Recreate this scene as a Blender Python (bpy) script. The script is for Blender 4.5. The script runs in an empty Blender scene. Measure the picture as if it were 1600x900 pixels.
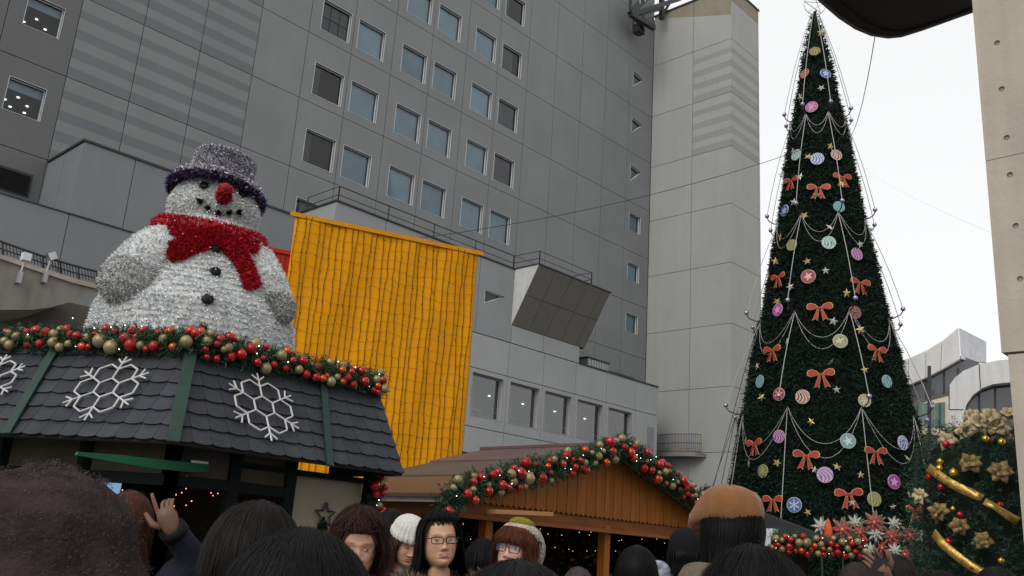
import bpy, bmesh, math, random
import numpy as np
from mathutils import Vector, Matrix, noise
from mathutils.geometry import tessellate_polygon
random.seed(7); RNG = np.random.default_rng(7)
SC = bpy.context.scene
COL = SC.collection
rad = math.radians

# ------------------------------------------------------------------ camera
FPX = 1442.7                      # focal length in photo pixels (1600 wide)
PITCH, ROLL, AZ = rad(16.13), rad(3.9), rad(43.95)
CAM = np.array([0, 0, 1.55])
H0 = np.array([math.cos(AZ), math.sin(AZ), 0]); R0 = np.array([math.sin(AZ), -math.cos(AZ), 0]); ZZ = np.array([0, 0, 1.0])
FW = H0*math.cos(PITCH)+ZZ*math.sin(PITCH); UPV = ZZ*math.cos(PITCH)-H0*math.sin(PITCH)
IX = R0*math.cos(ROLL)+UPV*math.sin(ROLL); IY = UPV*math.cos(ROLL)-R0*math.sin(ROLL)
cd = bpy.data.cameras.new('camera'); cam = bpy.data.objects.new('camera', cd); COL.objects.link(cam)
cd.sensor_width = 36; cd.lens = FPX/1600*36; cd.clip_end = 3000; cd.clip_start = 0.05
m = Matrix.Identity(4)
for i in range(3):
    m[i][0] = IX[i]; m[i][1] = IY[i]; m[i][2] = -FW[i]; m[i][3] = CAM[i]
cam.matrix_world = m
SC.camera = cam
# ------------------------------------------------------------------ sky, sun, exposure
SUN_EL, SUN_DIR = rad(40), np.array([-0.975, -0.22])      # horizontal direction towards the sun (behind the camera, left)
w = bpy.data.worlds.new('World'); SC.world = w; w.use_nodes = True
nt = w.node_tree; nt.nodes.clear()
sky = nt.nodes.new('ShaderNodeTexSky'); sky.sky_type = 'NISHITA'; sky.sun_disc = False
sky.sun_elevation = SUN_EL; sky.sun_rotation = math.atan2(SUN_DIR[0], SUN_DIR[1]); sky.dust_density = 4; sky.air_density = 1
hs = nt.nodes.new('ShaderNodeHueSaturation'); hs.inputs['Saturation'].default_value = 0.12
mx = nt.nodes.new('ShaderNodeMix'); mx.data_type = 'RGBA'; mx.inputs['Factor'].default_value = 0.72
mx.inputs[7].default_value = (10.3, 10.35, 10.4, 1)          # even white cloud cover
bg = nt.nodes.new('ShaderNodeBackground'); bg.inputs['Strength'].default_value = 0.115
wo = nt.nodes.new('ShaderNodeOutputWorld')
nt.links.new(sky.outputs[0], hs.inputs['Color']); nt.links.new(hs.outputs[0], mx.inputs[6])
nt.links.new(mx.outputs[2], bg.inputs[0]); nt.links.new(bg.outputs[0], wo.inputs[0])
sl = bpy.data.lights.new('sun', 'SUN'); sl.energy = 1.1; sl.angle = rad(30); sl.color = (1, .975, .93)
so = bpy.data.objects.new('sun', sl); COL.objects.link(so)
sd = Vector((SUN_DIR[0]*math.cos(SUN_EL), SUN_DIR[1]*math.cos(SUN_EL), math.sin(SUN_EL)))
so.rotation_euler = sd.to_track_quat('Z', 'Y').to_euler(); so.location = (-20, -20, 60)
vs = SC.view_settings; vs.view_transform = 'Standard'; vs.look = 'None'; vs.gamma = 1; vs.use_curve_mapping = False
vs.exposure = 0.0
SC.cycles.max_bounces = 6; SC.cycles.transparent_max_bounces = 12

# ------------------------------------------------------------------ pixel helpers (photo pixels -> points on known surfaces)
def ray(x, y): return FW*FPX+IX*(x-800)-IY*(y-450)
def atY(x, y, Y): d = ray(x, y); return CAM+d*(Y/d[1])
def atX(x, y, X): d = ray(x, y); return CAM+d*(X/d[0])
def atZ(x, y, z): d = ray(x, y); return CAM+d*((z-CAM[2])/d[2])
def atD(x, y, D): d = ray(x, y); return CAM+d*(D/math.hypot(d[0], d[1]))
def atP(x, y, p, n): d = ray(x, y); return CAM+d*(np.dot(np.array(p)-CAM, n)/np.dot(d, n))
def pscale(p): return float(np.dot(np.array(p)-CAM, FW))/FPX       # metres per photo pixel at p

# ------------------------------------------------------------------ materials
MATS = {}
def M(name, col, rough=0.7, metal=0.0, var=0.12, scale=3.0, bump=0.0, bscale=40.0, streak=0.0, emit=None, spec=0.25, rnd=0.0, coat=0.0, attr=None, stretch=None, sheen=0.0):
    if name in MATS: return MATS[name]
    mt = bpy.data.materials.new(name); mt.use_nodes = True; t = mt.node_tree; b = t.nodes['Principled BSDF']
    N = t.nodes.new; L = t.links.new
    b.inputs['Roughness'].default_value = rough; b.inputs['Metallic'].default_value = metal
    b.inputs['Specular IOR Level'].default_value = spec; b.inputs['Coat Weight'].default_value = coat
    b.inputs['Sheen Weight'].default_value = sheen
    g = N('ShaderNodeNewGeometry'); src = g.outputs['Position']
    if stretch:
        mp = N('ShaderNodeMapping'); mp.inputs['Scale'].default_value = stretch; L(src, mp.inputs[0]); src2 = mp.outputs[0]
    else: src2 = src
    no = N('ShaderNodeTexNoise'); no.inputs['Scale'].default_value = scale; no.inputs['Detail'].default_value = 5; L(src2, no.inputs['Vector'])
    mr = N('ShaderNodeMapRange'); mr.inputs['From Min'].default_value = .25; mr.inputs['From Max'].default_value = .75
    mr.inputs['To Min'].default_value = 1-var; mr.inputs['To Max'].default_value = 1+var; L(no.outputs[0], mr.inputs[0])
    fac = mr.outputs[0]
    def mul(a, bsock):
        q = N('ShaderNodeMath'); q.operation = 'MULTIPLY'; L(a, q.inputs[0]); L(bsock, q.inputs[1]); return q.outputs[0]
    if streak:
        mp = N('ShaderNodeMapping'); mp.inputs['Scale'].default_value = (2.2, 2.2, .12); L(src, mp.inputs[0])
        n2 = N('ShaderNodeTexNoise'); n2.inputs['Scale'].default_value = 1.6; n2.inputs['Detail'].default_value = 4; L(mp.outputs[0], n2.inputs['Vector'])
        m2 = N('ShaderNodeMapRange'); m2.inputs['From Min'].default_value = .3; m2.inputs['From Max'].default_value = .7
        m2.inputs['To Min'].default_value = 1-streak; m2.inputs['To Max'].default_value = 1+streak*.5; L(n2.outputs[0], m2.inputs[0]); fac = mul(fac, m2.outputs[0])
    if rnd:
        oi = N('ShaderNodeObjectInfo'); m3 = N('ShaderNodeMapRange'); m3.inputs['To Min'].default_value = 1-rnd; m3.inputs['To Max'].default_value = 1+rnd
        L(oi.outputs['Random'], m3.inputs[0]); fac = mul(fac, m3.outputs[0])
    vm = N('ShaderNodeVectorMath'); vm.operation = 'SCALE'
    if attr:
        at = N('ShaderNodeAttribute'); at.attribute_name = attr; L(at.outputs['Color'], vm.inputs[0])
    else: vm.inputs[0].default_value = col[:3]
    L(fac, vm.inputs['Scale']); L(vm.outputs[0], b.inputs['Base Color'])
    if bump:
        nb = N('ShaderNodeTexNoise'); nb.inputs['Scale'].default_value = bscale; nb.inputs['Detail'].default_value = 3; L(src2, nb.inputs['Vector'])
        bp = N('ShaderNodeBump'); bp.inputs['Strength'].default_value = bump; bp.inputs['Distance'].default_value = .02; L(nb.outputs[0], bp.inputs['Height']); L(bp.outputs[0], b.inputs['Normal'])
    if emit:
        b.inputs['Emission Color'].default_value = (*emit[:3], 1); b.inputs['Emission Strength'].default_value = emit[3]
    MATS[name] = mt; return mt

def striped(name, axis_src, col, col2, edges, rough=.65):
    """base colour with darker finish bands between the given heights"""
    mt = M(name, col, rough, var=.05, scale=.6, streak=.03, rnd=.02, bump=.04, bscale=25)
    t = mt.node_tree; b = t.nodes['Principled BSDF']; N = t.nodes.new; L = t.links.new
    old = b.inputs['Base Color'].links[0].from_socket
    g = N('ShaderNodeNewGeometry'); sp = N('ShaderNodeSeparateXYZ'); L(g.outputs['Position'], sp.inputs[0])
    tot = None
    for a, c in edges:
        q = N('ShaderNodeMath'); q.operation = 'COMPARE'; q.inputs[1].default_value = (a+c)/2; q.inputs[2].default_value = abs(c-a)/2; L(sp.outputs[2], q.inputs[0])
        if tot is None: tot = q.outputs[0]
        else:
            s = N('ShaderNodeMath'); s.operation = 'ADD'; L(tot, s.inputs[0]); L(q.outputs[0], s.inputs[1]); tot = s.outputs[0]
    mxx = N('ShaderNodeMix'); mxx.data_type = 'RGBA'; mxx.blend_type = 'MULTIPLY'; L(tot, mxx.inputs[0]); L(old, mxx.inputs[6]); mxx.inputs[7].default_value = (*col2, 1)
    L(mxx.outputs[2], b.inputs['Base Color']); return mt

def glass(name, tint=(.75, .85, .9), mixr=.015):
    if name in MATS: return MATS[name]
    mt = bpy.data.materials.new(name); mt.use_nodes = True; t = mt.node_tree; t.nodes.remove(t.nodes['Principled BSDF']); N = t.nodes.new
    tr = N('ShaderNodeBsdfTransparent'); tr.inputs[0].default_value = (*tint, 1); gl = N('ShaderNodeBsdfGlossy'); gl.inputs['Roughness'].default_value = .02
    lw = N('ShaderNodeFresnel'); lw.inputs[0].default_value = 1.5
    ad = N('ShaderNodeMath'); ad.operation = 'ADD'; ad.inputs[1].default_value = mixr; t.links.new(lw.outputs[0], ad.inputs[0])
    mi = N('ShaderNodeMixShader'); t.links.new(ad.outputs[0], mi.inputs[0]); t.links.new(tr.outputs[0], mi.inputs[1]); t.links.new(gl.outputs[0], mi.inputs[2])
    t.links.new(mi.outputs[0], t.nodes['Material Output'].inputs[0]); MATS[name] = mt; return mt

# ------------------------------------------------------------------ mesh builder and object tree
ORG = {}
def link(o, parent):
    COL.objects.link(o)
    if parent is not None: o.parent = parent; ORG[o.name] = ORG[parent.name]
    else: ORG[o.name] = np.zeros(3)
def tag(o, label=None, cat=None, group=None, kind=None):
    if label: o['label'] = label
    if cat: o['category'] = cat
    if group: o['group'] = group
    if kind: o['kind'] = kind
    return o
def thing(name, loc, label, cat, group=None):
    o = bpy.data.objects.new(name, None); COL.objects.link(o); o.location = Vector(loc); o.empty_display_size = .1
    ORG[o.name] = np.array(loc, float); return tag(o, label, cat, group)
def nrm(v): v = np.array(v, float); return v/max(1e-9, np.linalg.norm(v))

class MB:
    def __init__(s): s.v = []; s.f = []; s.c = None
    def add(s, vs, fs):
        o = len(s.v); s.v.extend([tuple(map(float, p)) for p in vs]); s.f.extend([tuple(i+o for i in f) for f in fs]); return s
    def box(s, a, b):
        x0, y0, z0 = a; x1, y1, z1 = b
        return s.add([(x0, y0, z0), (x1, y0, z0), (x1, y1, z0), (x0, y1, z0), (x0, y0, z1), (x1, y0, z1), (x1, y1, z1), (x0, y1, z1)],
                     [(0, 3, 2, 1), (4, 5, 6, 7), (0, 1, 5, 4), (1, 2, 6, 5), (2, 3, 7, 6), (3, 0, 4, 7)])
    def obox(s, c, u, v, w_):     # centre and three half vectors
        c, u, v, w_ = map(np.array, (c, u, v, w_)); P = [c+a*u+b*v+d*w_ for d in (-1, 1) for a, b in ((-1, -1), (1, -1), (1, 1), (-1, 1))]
        return s.add(P, [(0, 3, 2, 1), (4, 5, 6, 7), (0, 1, 5, 4), (1, 2, 6, 5), (2, 3, 7, 6), (3, 0, 4, 7)])
    def bar(s, a, b, wd, hg=None, up=(0, 0, 1)):
        a, b = np.array(a, float), np.array(b, float); d = b-a; t = nrm(d); u = np.cross(t, up)
        if np.linalg.norm(u) < 1e-4: u = np.cross(t, (1, 0, 0))
        u = nrm(u); v = np.cross(u, t)
        return s.obox((a+b)/2, d/2, u*wd/2, v*(hg or wd)/2)
    def prism(s, poly, ext):      # planar polygon (3d points) extruded by vector
        n = len(poly); P = [np.array(p, float) for p in poly]; Q = [p+np.array(ext) for p in P]
        return s.add(P+Q, [tuple(range(n))[::-1], tuple(range(n, 2*n))]+[(i, (i+1) % n, n+(i+1) % n, n+i) for i in range(n)])
    def tube(s, pts, r, n=6, cap=True):
        pts = [np.array(p, float) for p in pts]; rs = r if hasattr(r, '__len__') else [r]*len(pts); rings = []; ref = None
        for i, p in enumerate(pts):
            t = nrm(pts[min(i+1, len(pts)-1)]-pts[max(i-1, 0)])
            if ref is None: ref = np.cross(t, (0, 0, 1)) if abs(t[2]) < .9 else np.cross(t, (1, 0, 0))
            u = nrm(ref-t*np.dot(ref, t)); ref = u; v = np.cross(t, u)
            rings.append([p+rs[i]*(u*math.cos(2*math.pi*k/n)+v*math.sin(2*math.pi*k/n)) for k in range(n)])
        V = [q for rg in rings for q in rg]; Fc = [(i*n+k, i*n+(k+1) % n, (i+1)*n+(k+1) % n, (i+1)*n+k) for i in range(len(pts)-1) for k in range(n)]
        if cap: Fc += [tuple(range(n))[::-1], tuple((len(pts)-1)*n+k for k in range(n))]
        return s.add(V, Fc)
    def rings(s, rings, cap0=True, cap1=True):
        n = len(rings[0]); V = [q for rg in rings for q in rg]
        Fc = [(i*n+k, i*n+(k+1) % n, (i+1)*n+(k+1) % n, (i+1)*n+k) for i in range(len(rings)-1) for k in range(n)]
        if cap0: Fc.append(tuple(range(n))[::-1])
        if cap1: Fc.append(tuple((len(rings)-1)*n+k for k in range(n)))
        return s.add(V, Fc)
    def ell(s, c, r, nu=16, nv=10, R=None):
        c = np.array(c, float); r = np.array(r if hasattr(r, '__len__') else (r, r, r), float); V = []
        for j in range(1, nv):
            th = math.pi*j/nv
            for i in range(nu):
                p = np.array((math.sin(th)*math.cos(2*math.pi*i/nu), math.sin(th)*math.sin(2*math.pi*i/nu), math.cos(th)))*r
                V.append(c+(R@p if R is not None else p))
        top = np.array((0, 0, r[2])); V += [c+(R@top if R is not None else top), c-(R@top if R is not None else top)]; T = len(V)-2
        Fc = [(j*nu+i, (j+1)*nu+i, (j+1)*nu+(i+1) % nu, j*nu+(i+1) % nu) for j in range(nv-2) for i in range(nu)]
        Fc += [(T, i, (i+1) % nu) for i in range(nu)]+[(T+1, (nv-2)*nu+(i+1) % nu, (nv-2)*nu+i) for i in range(nu)]
        return s.add(V, Fc)
    def arr(s, V, Fc):            # numpy bulk add
        o = len(s.v); s.v.extend(map(tuple, V.tolist())); s.f.extend(map(tuple, (np.asarray(Fc)+o).tolist())); return s
    def build(s, name, mat, parent=None, smooth=False, org=None, cols=None):
        me = bpy.data.meshes.new(name); o0 = ORG[parent.name] if parent is not None else (np.array(org) if org is not None else np.zeros(3))
        V = np.array(s.v, float).reshape(-1, 3)-o0
        me.from_pydata(V.tolist(), [], s.f); me.validate(clean_customdata=False)
        if smooth: me.shade_smooth()
        if mat: me.materials.append(mat)
        if cols is not None:
            ca = me.color_attributes.new('tint', 'FLOAT_COLOR', 'POINT'); ca.data.foreach_set('color', np.c_[np.asarray(cols, float), np.ones(len(V))].ravel())
        o = bpy.data.objects.new(name, me); link(o, parent)
        if parent is None: o.location = Vector(o0); ORG[o.name] = np.array(o0, float)
        return o
def inst(name, me, parent, M4):   # shared-mesh piece with a world matrix
    o = bpy.data.objects.new(name, me); link(o, parent); t = Matrix.Translation(-Vector(ORG[parent.name])) @ M4 if parent is not None else M4
    o.matrix_local = t; return o
def mesh_only(mb, name, mat, smooth=True):
    me = bpy.data.meshes.new(name); me.from_pydata(mb.v, [], mb.f)
    if smooth: me.shade_smooth()
    me.materials.append(mat); return me
def frame4(c, u, v, n, sc=1.0):
    mm = Matrix.Identity(4)
    for i in range(3): mm[i][0] = u[i]*sc; mm[i][1] = v[i]*sc; mm[i][2] = n[i]*sc; mm[i][3] = c[i]
    return mm
def plate(mb, outer, holes, o, u, v, n, edge=.2, reveal=.2):
    """flat sheet in the plane o+u*s+v*t with holes; edges go back by -n*edge, hole reveals by -n*reveal"""
    o, u, v, n = map(np.array, (o, u, v, n)); P = lambda q: o+u*q[0]+v*q[1]
    loops = [outer]+holes; flat = [q for lp in loops for q in lp]
    tri = tessellate_polygon([[Vector((q[0], q[1], 0)) for q in lp] for lp in loops])
    mb.add([P(q) for q in flat], [t for t in tri])
    for li, lp in enumerate(loops):
        dd = edge if li == 0 else reveal
        if dd <= 0: continue
        k = len(lp); A = [P(q) for q in lp]; B = [a-n*dd for a in A]
        mb.add(A+B, [(i, (i+1) % k, k+(i+1) % k, k+i) for i in range(k)])
    return mb
def rect(a, b, c, d): return [(a, c), (b, c), (b, d), (a, d)]
def scatter_blades(P, Nrm, length, width, spread=.6, droop=0.0, rng=RNG, kink=False):
    """one thin triangle/quad blade per point; returns V,F arrays"""
    n = len(P); rnd = rng.normal(size=(n, 3)); d = Nrm+rnd*spread; d[:, 2] -= droop; d /= np.linalg.norm(d, axis=1)[:, None]
    s = np.cross(d, rng.normal(size=(n, 3))); s /= np.linalg.norm(s, axis=1)[:, None]+1e-9
    ln = (length*(.6+.8*rng.random(n)))[:, None] if not hasattr(length, '__len__') else length[:, None]; wd = (width*(.7+.6*rng.random(n)))[:, None]
    a = P-s*wd/2; b = P+s*wd/2; tip = P+d*ln; mid = P+d*ln*.55
    V = np.stack([a, b, mid+s*wd*.45, tip, mid-s*wd*.45], 1).reshape(-1, 3); k = np.arange(n)*5
    return V, np.stack([k, k+1, k+2, k+3, k+4], 1)

# ================================================================== THE SETTING
def stuff(o): o['kind'] = 'stuff'; return o
PAV = M('paving', (.16, .155, .15), .8, var=.2, scale=1.5, bump=.2, bscale=30)
mb = MB(); mb.add([(-400, -400, 0), (600, -400, 0), (600, 600, 0), (-400, 600, 0)], [(0, 1, 2, 3)])
g = mb.build('ground', PAV); g['kind'] = 'structure'

WALLG = M('wall_panel', (.205, .212, .215), .62, var=.07, scale=.5, streak=.025, rnd=.02, bump=.04, bscale=25)
PODG = M('podium_panel', (.335, .352, .352), .6, var=.05, scale=.6, streak=.03, rnd=.02, bump=.05, bscale=20)
TOWG = M('tower_panel', (.345, .345, .33), .62, var=.05, scale=.5, streak=.04, rnd=.015, bump=.04, bscale=25)
TANLIT = M('tan_light_edge', (.25, .22, .165), .65, var=.1, scale=1, streak=.1, bump=.04)  # tan tone stands for the sunlit patch and shadow edge on top
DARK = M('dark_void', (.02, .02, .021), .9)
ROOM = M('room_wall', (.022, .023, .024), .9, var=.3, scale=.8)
FRAMEW = M('window_frame_white', (.62, .64, .65), .4, var=.03)
BLIND = M('blind_pale', (.46, .53, .57), .8, var=.12, scale=.9, rnd=.18)
BLINDD = M('blind_dark', (.11, .11, .10), .8, var=.15, scale=.9, rnd=.2)
GL = glass('window_glass')
LAMPW = M('ceiling_lamp', (1, 1, 1), .5, emit=(1, .97, .9, 2.5))
STEEL = M('dark_steel', (.05, .052, .055), .5, .4, var=.2)
CONC = M('concrete', (.40, .35, .29), .85, var=.16, scale=1.3, streak=.14, bump=.25, bscale=18)
CONCD = M('old_concrete', (.23, .215, .195), .88, var=.22, scale=.9, streak=.2, bump=.3, bscale=12)

COLX = [3.1, 5.5, 7.92, 10.25, 12.59, 14.97, 17.38, 19.78, 22.17, 24.58, 27.0, 29.42, 31.81, 34.2, 36.6, 39.03, 41.42, 43.9, 46.54]
ROWZ = [7.1, 10.45, 13.8, 17.08, 20.37, 23.66, 27.05, 30.4, 33.97, 37.45, 40.9]
YF = 32.9
def stripes_for(rows):
    e = []
    for z0, z1 in rows:
        h = z1-z0
        for a, b in ((.16, .26), (.40, .52), (.64, .76), (.87, 1.0)): e.append((z1-a*h, z1-b*h))
    return e
STRIPE = striped('striped_wall_panel', None, (.205, .212, .213), (.74, .75, .80), stripes_for(list(zip(ROWZ[2:-1], ROWZ[3:]))))
main = thing('office_building', (25, YF, 0), 'tall grey panelled office building with square windows and a striped section', 'building')
main2 = main
def window(parent, o, u, v, n, hole, style, depth=.16, frame_mat=None, fw=.035, gl=None):
    """frame ring + pane + blind, set back in the reveal"""
    o, u, v, n = map(np.array, (o, u, v, n)); k = len(hole); cx = sum(q[0] for q in hole)/k; cy = sum(q[1] for q in hole)/k
    inner = []
    for i, q in enumerate(hole):      # inset polygon
        a = np.array(hole[i-1]); b = np.array(q); c = np.array(hole[(i+1) % k]); d1 = nrm(np.append(b-a, 0))[:2]; d2 = nrm(np.append(c-b, 0))[:2]
        n1 = np.array((-d1[1], d1[0])); n2 = np.array((-d2[1], d2[0])); bis = n1+n2; inner.append(tuple(b+bis*fw/(1+np.dot(n1, n2))))
    mb = MB(); plate(mb, hole, [inner], o-n*(depth-.05), u, v, n, edge=0, reveal=.05)
    # thin bright lip on the outer edge of the opening
    out = [tuple(np.array(q)+(np.array(q)-np.array((cx, cy)))*.018) for q in hole]
    plate(mb, out, [[tuple(np.array(q)*.999+np.array((cx, cy))*.001) for q in hole]], o+n*.012, u, v, n, edge=.012, reveal=.03)
    wdw = mb.build('window', frame_mat or FRAMEW, parent)
    mb = MB(); mb.add([o-n*depth+u*q[0]+v*q[1] for q in inner], [tuple(range(k))]); mb.build('pane', gl or GL, wdw)
    if style in ('pale', 'dark', 'half', 'grid'):
        xs = [q[0] for q in inner]; ys = [q[1] for q in inner]; x0, x1, y0, y1 = min(xs), max(xs), min(ys), max(ys)
        if style == 'half': x0, x1 = x0, x0+(x1-x0)*(.3 if random.random() < .5 else .72)
        hole2 = inner if k == 3 else rect(x0-.1, x1+.1 if style != 'half' else x1, y0-.1, y1+.1)
        mb = MB(); mb.add([o-n*(depth+.12)+u*q[0]+v*q[1] for q in hole2], [tuple(range(len(hole2)))]); mb.build('blind', BLINDD if style in ('dark', 'half', 'grid') else BLIND, wdw)
        if style == 'grid':
            mb = MB()
            for i in (1, 2):
                xx = x0+(x1-x0)*i/3; mb.obox(o-n*(depth-.01)+u*xx+v*(y0+y1)/2, u*.015, v*(y1-y0)/2, n*.012)
            mb.obox(o-n*(depth-.01)+u*(x0+x1)/2+v*(y0+(y1-y0)*.5), u*(x1-x0)/2, v*.015, n*.014); mb.build('glazing_bar', STEEL, wdw)
    return wdw
WOFF = {7: (.58, 2.18), 8: (.25, 1.85), 9: (.57, 2.17), 10: (.26, 1.85), 11: (.56, 2.12), 12: (.27, 1.83)}
STY = {(7, 5): 'grid', (7, 4): 'half', (7, 3): 'half', (7, 2): 'dark', (12, 7): 'half', (12, 6): 'half', (12, 5): 'dark', (12, 4): 'dark', (12, 8): 'half'}
U, V3, NF = np.array((1, 0, 0)), np.array((0, 0, 1)), np.array((0, -1, 0)); O = np.array((0, YF, 0))
for ci in range(len(COLX)-1):
    for ri in range(len(ROWZ)-1):
        x0, x1, z0, z1 = COLX[ci]+.014, COLX[ci+1]-.014, ROWZ[ri]+.014, ROWZ[ri+1]-.014
        hole, style = None, 'pale'
        if ci in WOFF and (ri >= 3 or (ci == 7 and ri == 2)):
            a, b = WOFF[ci]; hole = rect(COLX[ci]+a, COLX[ci]+b, ROWZ[ri]+.45, ROWZ[ri]+2.02); style = STY.get((ci, ri), 'pale')
        elif ci == 2 and ri >= 2: hole = rect(8.48, 9.72, ROWZ[ri]+1.27, ROWZ[ri]+2.5); style = 'open'
        elif ci == 17 and ri >= 2:
            if ri >= 5: hole = [(44.32, ROWZ[ri]+1.36), (45.5, ROWZ[ri]+2.36), (44.32, ROWZ[ri]+2.52)] if ri < 8 else None
            else: hole = rect(44.35, 45.55, ROWZ[ri]+1.38, ROWZ[ri]+2.55)
        mat = STRIPE if 3 <= ci <= 5 and ri >= 2 else M('perforated_shaded_wall', (.135, .138, .142), .6, var=.05, scale=.6, streak=.03, rnd=.02, bump=.3, bscale=90) if ci < 3 else WALLG  # perforated finish; its darker tone also paints the shade on the left
        mb = MB(); plate(mb, rect(x0, x1, z0, z1), [hole] if hole else [], O, U, V3, NF, edge=.25, reveal=.16); mb.build('panel', mat, main)
        if hole:
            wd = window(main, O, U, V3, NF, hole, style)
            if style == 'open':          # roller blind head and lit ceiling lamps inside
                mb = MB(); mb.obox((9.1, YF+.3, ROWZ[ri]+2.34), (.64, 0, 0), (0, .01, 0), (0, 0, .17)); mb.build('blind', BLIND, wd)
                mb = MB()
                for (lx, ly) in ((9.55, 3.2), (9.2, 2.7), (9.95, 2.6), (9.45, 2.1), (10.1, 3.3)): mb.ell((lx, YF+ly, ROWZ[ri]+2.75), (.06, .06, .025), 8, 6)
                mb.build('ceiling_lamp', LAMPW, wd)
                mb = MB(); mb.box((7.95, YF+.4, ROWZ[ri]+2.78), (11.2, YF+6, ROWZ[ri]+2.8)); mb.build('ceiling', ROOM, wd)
JOINT = M('joint_seal', (.03, .03, .032), .8)
for x in COLX[1:-1]: mb = MB(); mb.box((x-.03, YF+.02, 7.1), (x+.03, YF+.05, 40.9)); mb.build('joint_seal', JOINT, main)
for z in ROWZ[1:-1]: mb = MB(); mb.box((3.1, YF+.052, z-.03), (46.5, YF+.08, z+.03)); mb.build('joint_seal', JOINT, main)
# louvred vent low on the left
mb = MB()
for i in range(12): mb.obox((9.05, YF-.03, 12.35+.06*i), (.78, 0, 0), (0, .03, .02), (0, -.006, .008))
mb.box((8.2, YF-.015, 12.25), (9.9, YF-.005, 13.1)); mb.build('louvre', STEEL, main)
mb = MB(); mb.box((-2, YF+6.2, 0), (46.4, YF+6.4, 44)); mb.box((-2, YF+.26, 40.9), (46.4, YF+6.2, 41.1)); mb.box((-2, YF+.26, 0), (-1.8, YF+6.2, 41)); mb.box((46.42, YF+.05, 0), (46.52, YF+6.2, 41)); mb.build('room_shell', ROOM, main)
mb = MB(); mb.box((-1.8, YF+.26, 0), (3.1, YF+.4, 41)); mb.box((3.1, YF+.05, 0), (46.4, YF+.3, 7.1)); mb.build('wall', WALLG, main)

# ---- stair tower at the right end
XT, YT0 = 46.54, 26.9
tower = thing('stair_tower', (48, 30, 0), 'pale grey slender tower with striped corner rising behind the balcony', 'tower')
TZ = [0.2, 4.1, 7.95, 11.7, 15.43, 19.18, 22.95, 26.76, 30.47, 34.27, 38.1]
TS = striped('striped_tower_panel', None, (.345, .345, .33), (.80, .80, .82), stripes_for([(26.76, 30.47), (30.47, 34.27)]))
TY = [YT0, 29.72, YF-.02]
for ri in range(len(TZ)-1):
    for ci in range(2):
        y0, y1, z0, z1 = TY[ci]+.014, TY[ci+1]-.014, TZ[ri]+.014, TZ[ri+1]-.014
        st = ci == 0 and ri in (7, 8)
        if ri == 9:      # top row: sloped light boundary painted as a buff upper band
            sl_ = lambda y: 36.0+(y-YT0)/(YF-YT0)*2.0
            mb = MB(); plate(mb, [(y0, z0), (y1, z0), (y1, sl_(y1)), (y0, sl_(y0))], [], (XT, 0, 0), (0, 1, 0), V3, (-1, 0, 0), edge=.25); mb.build('panel', TOWG, tower)
            mb = MB(); plate(mb, [(y0, sl_(y0)+.006), (y1, sl_(y1)+.006), (y1, z1+.006), (y0, z1)], [], (XT, 0, 0), (0, 1, 0), V3, (-1, 0, 0), edge=.25); tag(mb.build('panel', TANLIT, tower), 'top panel with the light boundary painted in buff')
        else:
            mb = MB(); plate(mb, rect(y0, y1, z0, z1), [], (XT, 0, 0), (0, 1, 0), V3, (-1, 0, 0), edge=.25); mb.build('panel', TS if st else TOWG, tower)
    st = ri in (7, 8)
    for xa, xb in ((XT+.02, 49.85), (49.88, 50.12)):
        mb = MB(); plate(mb, rect(xa, xb, TZ[ri]+.014, TZ[ri+1]-.014-(1.0 if ri == 9 else 0)), [], (0, YT0-.004, 0), (1, 0, 0), V3, (0, -1, 0), edge=.25); mb.build('panel', TS if st else TOWG, tower)
        if ri == 9: mb = MB(); plate(mb, rect(xa, xb, 37.1, 38.08), [], (0, YT0-.004, 0), (1, 0, 0), V3, (0, -1, 0), edge=.25); tag(mb.build('panel', TANLIT, tower), 'top panel with the light boundary painted in buff')
for z in TZ[1:-1]:
    mb = MB(); mb.box((XT+.02, YT0+.02, z-.03), (XT+.05, YF-.02, z+.03)); mb.build('joint_seal', JOINT, tower)
    mb = MB(); mb.box((XT+.05, YT0+.02, z-.03), (50.1, YT0+.05, z+.03)); mb.build('joint_seal', JOINT, tower)
mb = MB(); mb.box((XT+.052, TY[1]-.03, 0), (XT+.08, TY[1]+.03, 38)); mb.build('joint_seal', JOINT, tower)
mb = MB(); mb.box((XT+.15, YT0+.15, 0), (50.0, YF+6, 38.0)); mb.build('core', DARK, tower)
mb = MB(); mb.box((XT-.06, YT0-.06, 38.1), (50.2, YF, 38.22)); mb.build('coping', STEEL, tower)
# balcony with bars
bz = 7.87
mb = MB(); arc = []
for i in range(13):
    t = i/12; yy = 28.55+(32.3-28.55)*t; arc.append((XT-1.05*math.sin(math.pi*t)**.35, yy))
mb.prism([(XT-.01, 28.5, bz-.2)]+[(x, y, bz-.2) for x, y in arc[1:-1]]+[(XT-.01, 32.35, bz-.2)], (0, 0, .2)); mb.build('balcony_slab', CONCD, tower)
mb = MB()
fine = []
for i in range(41):
    t = i/40; fine.append((XT-1.0*math.sin(math.pi*min(.97, max(.03, t)))**.35, 28.6+(32.25-28.6)*t))
for x, y in fine: mb.tube([(x, y, bz), (x, y, bz+1.05)], .012, 4)
for h in (1.06, .55, .08): mb.tube([(x, y, bz+h) for x, y in fine], .022, 5)
mb.build('balcony_railing', M('rusty_rail', (.12, .075, .055), .8, .2, var=.4, scale=6), tower)
for yy in (29.6, 31.3):
    mb = MB(); mb.box((XT-.03, yy-.35, bz+.35), (XT, yy+.35, bz+1.25)); mb.build('shutter_panel', M('shutter_grey', (.30, .32, .34), .6), tower)

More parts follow.
